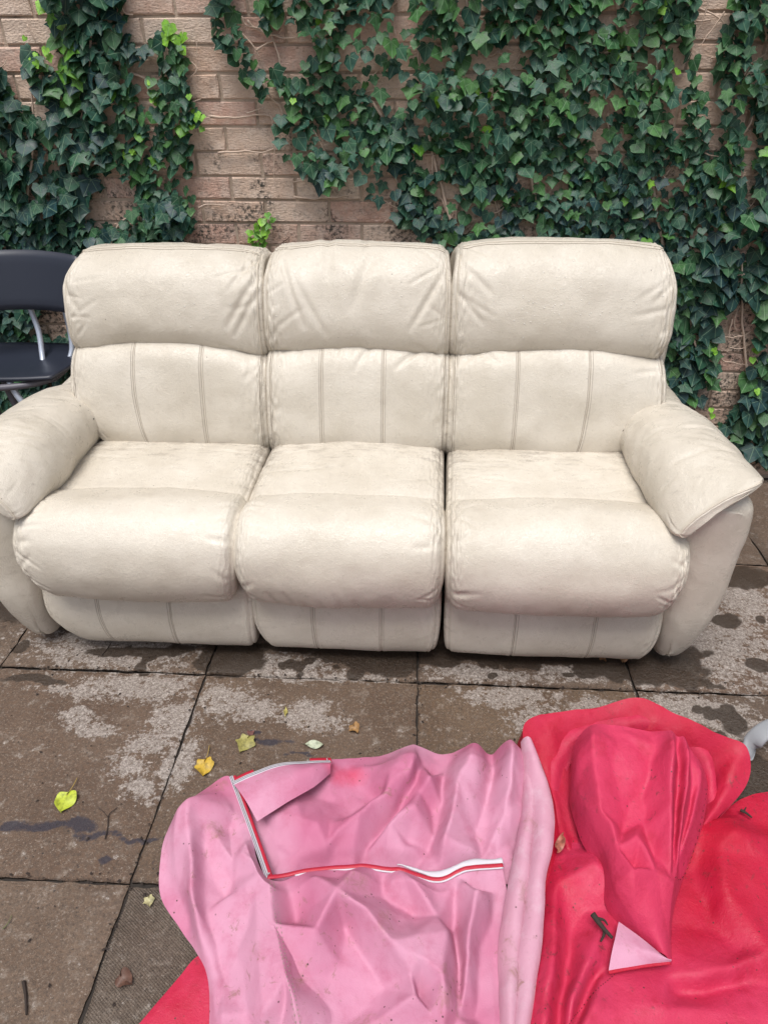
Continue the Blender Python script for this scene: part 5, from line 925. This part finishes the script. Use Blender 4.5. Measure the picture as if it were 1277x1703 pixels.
def sheet(name, top, bot, left=None, right=None, cell=.0040, fold=(.06, .02, 0, 1.5), arch=None, ridges=(), seed=1, mat='pink', fade=None, th=.0011, base=.006, edge=.35, sm=3, soft=.002, gain=1.4):
    left = left or [top[0], bot[0]]; right = right or [top[-1], bot[-1]]
    ln = lambda p: float(np.sum(np.linalg.norm(np.diff(np.array(p), axis=0), axis=1)))
    nu = max(10, int(max(ln(top), ln(bot)) / cell)); nv = max(8, int(max(ln(left), ln(right)) / cell))
    P = coons(top, bot, left, right, nu, nv); u = np.linspace(0, 1, nu)[:, None] + np.zeros((1, nv)); v = np.linspace(0, 1, nv)[None, :] + np.zeros((nu, 1))
    e = np.minimum(np.minimum(u, 1 - u) * nu, np.minimum(v, 1 - v) * nv) * cell
    w = edge + (1 - edge) * np.clip(e / .05, 0, 1)
    wob = np.stack([vnoise(P, 22, seed), vnoise(P, 22, seed + 1)], -1) * .006
    Z = crumple(P[..., 0] + wob[..., 0], P[..., 1] + wob[..., 1], fold[0], fold[1], fold[2], fold[3], seed, ridges)
    Z = smooth(Z, sm); Z2 = crumple(P[..., 0], P[..., 1], fold[0] * .40, fold[1] * .22, fold[2] + .5, fold[3], seed + 9, ())
    Z = Z + smooth(Z2, sm) * np.clip(vnoise(P, 9, seed + 2) + .5, 0, 1)
    Z3 = crumple(P[..., 0], P[..., 1], max(.014, fold[0] * .22), fold[1] * .10, fold[2] - .4, 1.6, seed + 19, ()) if fold[1] > .009 else 0
    P[..., 2] += (Z3 - .0 if fold[1] > .009 else 0) + Z * w * gain + fbm(P, 12, seed + 7, 2) * soft
    if arch is not None: P[..., 2] += arch(u, v)
    # facets pull the cloth sideways a little towards the ridges
    gx, gy = np.gradient(Z); P[..., 0] += vnoise(P, 15, seed + 3) * .003; 
    P[..., 2] = np.maximum(P[..., 2], base)
    nu, nv, _ = P.shape
    # give it its thickness: a second layer just below, joined round the rim
    a = np.gradient(P, axis=0); b = np.gradient(P, axis=1); N = np.cross(a, b); N /= np.linalg.norm(N, axis=-1, keepdims=True) + 1e-12
    if N[..., 2].mean() < 0: N = -N; flip = True
    else: flip = False
    Q = P - N * th; F = grid_faces(nu, nv); n = nu * nv; F2 = grid_faces(nu, nv, False, n)[:, ::-1]
    rim = np.concatenate([np.arange(nu) * nv, (nu - 1) * nv + np.arange(1, nv), np.arange(nu - 2, -1, -1) * nv + nv - 1, np.arange(nv - 2, 0, -1)])
    m_ = len(rim); ka = 2 * n + np.arange(m_); kb2 = 2 * n + (np.arange(m_) + 1) % m_; F3 = np.stack([ka, ka + m_, kb2 + m_, kb2], -1)
    FF = np.concatenate([F, F2, F3]).astype(np.int32)
    if flip: FF = FF[:, ::-1].copy()
    Pf, Qf = P.reshape(-1, 3), Q.reshape(-1, 3); me = mesh_np(name, np.concatenate([Pf, Qf, Pf[rim], Qf[rim]]), FF); me.materials.append(MAT[mat])
    f = np.zeros(2 * n + 2 * m_) + .5
    if fade is not None: q_ = fade(P[..., 0], P[..., 1]).ravel(); f = np.concatenate([q_, q_, q_[rim], q_[rim]])
    vattr(me, 'fade', f); co = np.zeros(len(me.vertices) * 3, np.float32); me.vertices.foreach_get('co', co); co = co.reshape(-1, 3)
    vattr(me, 'dye', blobs(co[:, 0], co[:, 1], DYE) if mat == 'pink' else np.zeros(len(co))); vattr(me, 'mud', blobs(co[:, 0], co[:, 1], MUD))
    return link(name, me, cover), P
K = CV
fz = lambda k: (lambda x, y: x * 0 + k)
# red outer fabric spread on the ground
_, PR = sheet('outer_fabric', K['R1_T'], K['R1_B'], fold=(.075, .016, .5, 2.0), seed=4, mat='red', cell=.006, ridges=R1_RIDGES, fade=lambda x, y: .5 + .5 * vnoise(np.stack([x, y, x * 0], -1), 5, 3), sm=4)
sheet('outer_fabric', K['R4_T'], K['R4_B'], fold=(.12, .006, .5, 2.0), seed=6, mat='red', cell=.006, base=.004)
fp = lambda x, y: .45 + .45 * vnoise(np.stack([x, y, x * 0], -1), 6, 8) + .25 * np.clip((.85 - y) / .3, 0, 1)
# faded lining, upper and lower halves of the turned out side
_, PU = sheet('lining', K['PU_T'], K['PU_B'], fold=(.046, .026, .9, 1.6), seed=11, ridges=PU_RIDGES, fade=fp, base=.008, arch=lambda u, v: .010 * np.sin(np.pi * u) * np.sin(np.pi * np.clip(v * 1.1, 0, 1)))
_, PL = sheet('lining', K['PL_T'], K['PL_B'], K['PL_L'], K['PL_R'], fold=(.044, .013, 1.1, 1.8), seed=15, ridges=PL_RIDGES, fade=fp, base=.008, edge=.2, arch=lambda u, v: .016 * np.sin(np.pi * np.clip(u * 1.05, 0, 1)) ** .7 * np.sin(np.pi * np.clip(v * .9 + .05, 0, 1)))
_, FLp = sheet('zip_flap', K['FL_T'], K['FL_B'], fold=(.07, .008, .3, 1.5), seed=21, base=.05, edge=0, arch=lambda u, v: .012 * np.sin(np.pi * v), fade=fp)
for nm, l, r_, sd, h in (('rolled_edge', 'S1_L', 'S1_R', 31, .012), ('rolled_edge', 'S2_L', 'S2_R', 33, .013)):
    sheet(nm, [K[l][0], K[r_][0]], [K[l][-1], K[r_][-1]], K[l], K[r_], fold=(.035, .016, 0, 4.0), seed=sd, mat='pale', arch=lambda u, v, h=h: 1.6 * h * np.sin(np.pi * u) ** .6, fade=lambda x, y: .7 + .4 * vnoise(np.stack([x, y, x * 0], -1), 9, 4))
sheet('hem_strip', [K['S3_L'][0], K['S3_R'][0]], [K['S3_L'][-1], K['S3_R'][-1]], K['S3_L'], K['S3_R'], fold=(.05, .006, 0, 3.0), seed=35, mat='red', arch=lambda u, v: .005 * np.sin(np.pi * u), fade=fz(.2))
# gathered red corner standing up like a hood
ro = K['R3_O']; sheet('hood_side', ro, [(x + (.006 if x > .45 else -.004), y + .02, .006) for x, y, z in ro], fold=(.06, .01, 0, 1), seed=43, mat='red', base=.005, fade=fz(.3))
sheet('hood_rim', K['R3_O'], K['R3_I'], fold=(.042, .020, .3, 1.8), seed=41, base=.01, mat='red', ridges=R3_RIDGES, arch=lambda u, v: .008 * np.sin(np.pi * np.clip(v * 1.5, 0, 1)), fade=fz(.35), edge=.25)
sheet('hood_fold', K['R5_O'], K['R5_I'], fold=(.036, .020, .3, 2.0), seed=63, base=.01, mat='red', arch=lambda u, v: .008 * np.sin(np.pi * np.clip(v * 1.3, 0, 1)), fade=fz(.55), edge=.35)
_, PB = sheet('hood_body', K['R2_T'], K['R2_B'], K['R2_L'], K['R2_R'], fold=(.045, .016, 1.35, 2.4), seed=47, base=.02, mat='red', arch=lambda u, v: .034 * np.sin(np.pi * u) ** .55 * (1 - v) ** .5 + .02 * np.sin(np.pi * u) * v, ridges=R2_RIDGES, fade=fz(.85), edge=.3)
tr = K['TR']; sheet('turned_corner', [tr[0], tr[1], tr[2]], [tr[4], tr[3], tr[2]], [tr[0], tr[5], tr[4]], [tr[2], tr[2]], fold=(.06, .004, 0, 1), seed=51, base=.05, arch=lambda u, v: .008 * np.sin(np.pi * v), fade=fz(.9))
def drape(path, *surfs, lift=.002, n=60):
    c = catmull([(p[0], p[1]) for p in path], n); out = []
    for x, y in c:
        z = 0
        for S in surfs:
            d = (S[..., 0] - x) ** 2 + (S[..., 1] - y) ** 2; i = int(np.argmin(d))
            if d.ravel()[i] < .012 ** 2: z = max(z, S[..., 2].ravel()[i])
        out.append((x, y, z + lift))
    P = np.array(out); z = P[:, 2]; zp = np.pad(z, 2, mode='edge'); P[:, 2] = np.maximum(z, (zp[:-4] + zp[1:-3] + z + zp[3:-1] + zp[4:]) / 5); return P
# zip, tapes and stitching follow the relaxed edges
def ribbon(name, path, width, mat, lift=.004, taper=False, side=None, seg=None, teeth=False, fold=.5):
    c = catmull(path, seg or max(8, len(path) * 2)); T = np.gradient(c, axis=0); T /= np.linalg.norm(T, axis=1)[:, None] + 1e-9
    Sd = np.cross(T, [0, 0, 1.0]); Sd /= np.linalg.norm(Sd, axis=1)[:, None] + 1e-9
    if side is not None: Sd = Sd * side
    c = c + np.array([0, 0, lift]); V = []; offs = np.linspace(-fold, 1 - fold, 5)
    wd = (width * np.clip(np.linspace(0, 3, len(c)), .15, 1) * (1 + .25 * np.sin(np.linspace(0, 19, len(c)))))[:, None] if taper else width
    for o in offs: V.append(c + Sd * wd * o - np.array([0, 0, 1]) * (abs(o) * width * .35))
    G = np.array(V); F = grid_faces(5, len(c)); G2 = G - np.array([0, 0, .0012]); n = 5 * len(c)
    rim = np.concatenate([np.arange(5) * len(c), 4 * len(c) + np.arange(1, len(c)), np.arange(3, -1, -1) * len(c) + len(c) - 1, np.arange(len(c) - 2, 0, -1)]); r2 = np.roll(rim, -1)
    me = mesh_np(name, np.concatenate([G.reshape(-1, 3), G2.reshape(-1, 3)]), np.concatenate([F, F[:, ::-1] + n, np.stack([rim, rim + n, r2 + n, r2], -1)]).astype(np.int32)); o = link(name, me, cover, MAT[mat])
    if teeth:
        for o_ in (-.05, .28): link('stitch_line', tubes_mesh('stitch_line', [(c + Sd * width * o_ + np.array([0, 0, .0006]), .0006)], 4), o, MAT['tubed'])
        tv, tf = [], []
        L = np.concatenate([[0], np.cumsum(np.linalg.norm(np.diff(c, axis=0), axis=1))]); m = int(L[-1] / .0042)
        for q in range(m):
            s = q * .0042; p = np.array([np.interp(s, L, c[:, k]) for k in range(3)]); t_ = np.array([np.interp(s, L, T[:, k]) for k in range(3)]); sd_ = np.array([np.interp(s, L, Sd[:, k]) for k in range(3)])
            p = p + sd_ * width * -.5 + np.array([0, 0, .001]); a = t_ * .0013; b = sd_ * .0030; up = np.array([0, 0, .0016]); k0 = len(tv)
            for i in (-1, 1):
                for j in (-1, 1):
                    for k in (0, 1): tv.append(p + a * i + b * j + up * k)
            tf += [(k0 + x for x in f) for f in ((1, 5, 7, 3), (0, 1, 3, 2), (4, 6, 7, 5), (0, 4, 5, 1), (2, 3, 7, 6))]
        tag(link('zip_teeth', mesh_py('zip_teeth', tv, [tuple(f) for f in tf]), o, MAT['zipw']), kind='stuff')
    return o
kt = K['PL_T']; zp1 = drape(kt[2:5], PL, PU, n=50); zp2 = drape(kt[4:], PL, PU, n=70)
ribbon('zip_tape', zp1, .0085, 'zipw', .001, teeth=True)
ribbon('red_tape', zp1 + np.array([.0075, .002, -.001]), .0065, 'rtape', .001)
ribbon('red_tape', zp2, .0085, 'rtape', .002)
ribbon('zip_tape', zp2[8:] + np.array([0, -.0055, -.001]), .0035, 'zipw', .002)
cp = drape([(x, y + .010) for x, y, z in kt[7:]], PU, PL, n=40); ribbon('white_backing', cp, .013, 'zipw', .002, taper=True)
ft = drape(K['FL_T'], FLp, n=60); ribbon('zip_tape', ft, .010, 'zipw', .001, teeth=True)
ribbon('red_tape', ft[2:14] + np.array([-.004, .008, -.004]), .014, 'rtape', .001)
ribbon('red_tape', ft[46:] + np.array([.0, .009, -.004]), .015, 'rtape', .001)
ribbon('red_tape', drape([tr[4], tr[3], tr[2]], PB, n=24) * [1, 1, 0] + np.array([0, 0, .064]), .008, 'red', .0)
def stitches(path, name='stitching', r=.0008, mat='crease', every=3): link(name, tubes_mesh(name, [(path[q:q + 2], r) for q in range(0, len(path) - 2, every)], 3), cover, MAT[mat])
for d in (0, .0075): stitches(drape([(x + d, y) for x, y in SEAM_V], PL, n=120, lift=.0006))
link('crease_line', tubes_mesh('crease_line', [(catmull([(x, y, z * .8) for x, y, z in K['S2_L'][1:]], 40), .0013)], 4), cover, MAT['crease'])
stitches(drape(SEAM_R, PR, PB, n=90, lift=.0006), mat='darkred'); stitches(drape(SEAM_R2, PR, PB, n=90, lift=.0006), mat='darkred')

# ---------------------------------------------------------------- things lying about
def fallen(name, loc, label, cat, col, s, kind=1, rz=0, stalk=0, curl=1.2, tilt=.1, rough=.55):
    root = empty(name, loc, label, cat, 'fallen leaves lying about')
    m = NT(name + '_skin'); n = m.noise(90, 4, .7); m.set(Base_Color=m.mix(m.ramp(n, .42, .68), col, tuple(c * .55 for c in col)), Roughness=rough)
    # a denser blade than the ivy on the wall, with a wavy rim
    h = catmull(leaf_outline(kind), 18); V = []; F = []; r = random.Random(int(abs(loc[0]) * 1000)); rows = 9
    Mx = Matrix.Translation(loc) @ Matrix.Rotation(rz, 4, 'Z') @ Matrix.Rotation(tilt, 4, 'X') @ Matrix.Diagonal((s, s, s, 1))
    for sg in (1, -1):
        k0 = len(V)
        for i, (x, y) in enumerate(h):
            for j in range(rows):
                t = j / (rows - 1); xx = x * t * sg; z = .06 + curl * (.12 * abs(xx) + .10 * math.sin(6 * y + sg) * t + .05 * (y + .5) ** 2) ; V.append((xx, y * (.97 + .03 * t), z))
        for i in range(len(h) - 1):
            for j in range(rows - 1):
                a = k0 + i * rows + j; f = (a, a + 1, a + rows + 1, a + rows); F.append(f if sg > 0 else f[::-1])
    V = [tuple(Mx @ Vector(v)) for v in V]; zmin = min(v[2] for v in V); V = [(x, y, z - zmin + loc[2]) for x, y, z in V]
    link('blade', mesh_py('blade', V, F, True), root, m.m)
    if stalk:
        p0 = Mx @ Vector((0, 0, .1)); p1 = p0 + (Matrix.Rotation(rz, 4, 'Z') @ Vector((.15, 1, .05))) * stalk; pm = (p0 + p1) / 2 + Vector((.003, 0, .004))
        z = loc[2] + .003; link('stalk', tubes_mesh('stalk', [(catmull([tuple(p0 - Vector((0, 0, p0.z - z - .004))), (pm.x, pm.y, z + .004), (p1.x, p1.y, z)], 10), .0011)], 5), root, m_simple('leaf_stalk', (.32, .22, .06), .7))
    return root
for a in LEAVES: fallen(*a[:6], **a[6])
def twig(name, pts, rad, label, cat, mat='bark', branches=()):
    root = empty(name, pts[0], label, cat, 'twigs lying about' if name == 'twig' else None)
    paths = [(catmull(pts, 14), rad * np.linspace(1, .5, 14))] + [(catmull(b, 8), rad * .6 * np.linspace(1, .4, 8)) for b in branches]
    o = link('stem', tubes_mesh('stem', paths, 6), root, MAT[mat]); return root
for a in TWIGS: twig(*a[:5], **a[5])
from mathutils.bvhtree import BVHTree
bpy.context.view_layer.update()
def on_sofa(x, y):
    best = None
    for o in SURF:
        h = o[0].ray_cast(Vector((x, y, 2)), Vector((0, 0, -1)))
        if h[0] is not None and (best is None or h[0].z > best[0].z): best = h
    return best
SURF = [(BVHTree.FromPolygons([v.co.copy() for v in o.data.vertices], [tuple(p.vertices) for p in o.data.polygons]),) for o in sofa.children if o.name.split('.')[0] in ('footrest_pad', 'seat_cushion', 'armrest_pad', 'headrest')]
V = []; F = []; r = random.Random(12)
spots = [(x, y, s) for x, y, s in CRUMBS] + [(r.choice((-.45, .08)) + r.gauss(0, .012), r.uniform(1.5, 1.86), r.uniform(.0015, .003)) for _ in range(16)] + [(r.uniform(-1.0, .62), r.uniform(1.82, 1.86), r.uniform(.0012, .0028)) for _ in range(26)] + [(r.uniform(-1.0, .62), r.uniform(1.38, 2.02), r.uniform(.0008, .0016)) for _ in range(60)]
for x, y, s in spots:
    h = on_sofa(x, y)
    if h is None: continue
    p, n_ = h[0], h[1]; a = Vector((1, 0, 0)); b = n_.cross(a).normalized(); a = b.cross(n_); o = len(V); w1, w2 = r.uniform(.8, 2), r.uniform(.8, 1.4)
    for i, j, k in ((1, 0, .1), (0, 1, .1), (-1, 0, .1), (0, -1, .1), (.1, 0, .8)): q = p + a * s * i * w1 + b * s * j * w2 + n_ * s * k; V.append(tuple(q))
    F += [(o + i, o + (i + 1) % 4, o + 4) for i in range(4)]
tag(link('dirt_specks', mesh_py('dirt_specks', V, F), sofa, MAT['bark']), kind='stuff')
# crumbs of earth, seeds and bits of leaf: nobody could count them
r = random.Random(5); V = []; F = []
for _ in range(950):
    x, y = r.uniform(-1.1, 1.0), r.uniform(.42, 1.47)
    if _ % 3 == 0: 
        k = r.randint(-2, 2); x = SX + .6 * k + r.gauss(0, .006)
    elif _ % 3 == 1: y = SY + .6 * r.randint(0, 1) + r.gauss(0, .006)
    s = r.choice([.0012, .0016, .002, .003]); o = len(V); a = r.uniform(0, 3)
    for dx, dy, dz in ((1, 0, 0), (0, 1, 0), (-1, 0, 0), (0, -1, 0), (0, 0, .8), (0, 0, -.2)):
        V.append((x + s * (dx * math.cos(a) * 1.6 - dy * math.sin(a)), y + s * (dx * math.sin(a) * 1.6 + dy * math.cos(a)), .002 + s * dz))
    F += [(o + i, o + (i + 1) % 4, o + 4) for i in range(4)]
tag(link('earth_crumbs', mesh_py('earth_crumbs', V, F), None, MAT['bark']), 'scattered dark crumbs of earth and bark on the paving', 'debris', kind='stuff')
# grey plastic arch lying at the right edge, over a dark base
gp = empty('plastic_bracket', GREY[0], 'curved pale grey plastic bracket lying on the paving beside the red cover', 'bracket')
c = catmull(GREY, 26); V = []; m = 12
for i, p in enumerate(c):
    t = np.gradient(c, axis=0)[i]; t = t / np.linalg.norm(t); sd_ = np.cross(t, [0, 0, 1.0]); sd_ /= np.linalg.norm(sd_); upv = np.cross(sd_, t)
    for k in range(m):
        a = 2 * math.pi * k / m; ca, sa = math.cos(a), math.sin(a); V.append(p + sd_ * .022 * math.copysign(abs(ca) ** .6, ca) + upv * .006 * math.copysign(abs(sa) ** .6, sa))
n0 = len(V); V += [c[0], c[-1]]; F = [tuple(int(q) for q in f) for f in grid_faces(len(c), m, True)] + [(n0, (k + 1) % m, k) for k in range(m)] + [(n0 + 1, (len(c) - 1) * m + k, (len(c) - 1) * m + (k + 1) % m) for k in range(m)]
link('shell', mesh_py('shell', V, F, True), gp, MAT['grey'])
rb = [(x + .075, y - .045, .02) for x, y, z in GREY]
link('base', tubes_mesh('base', [(catmull(rb, 16), .022)], 8), gp, MAT['black'])
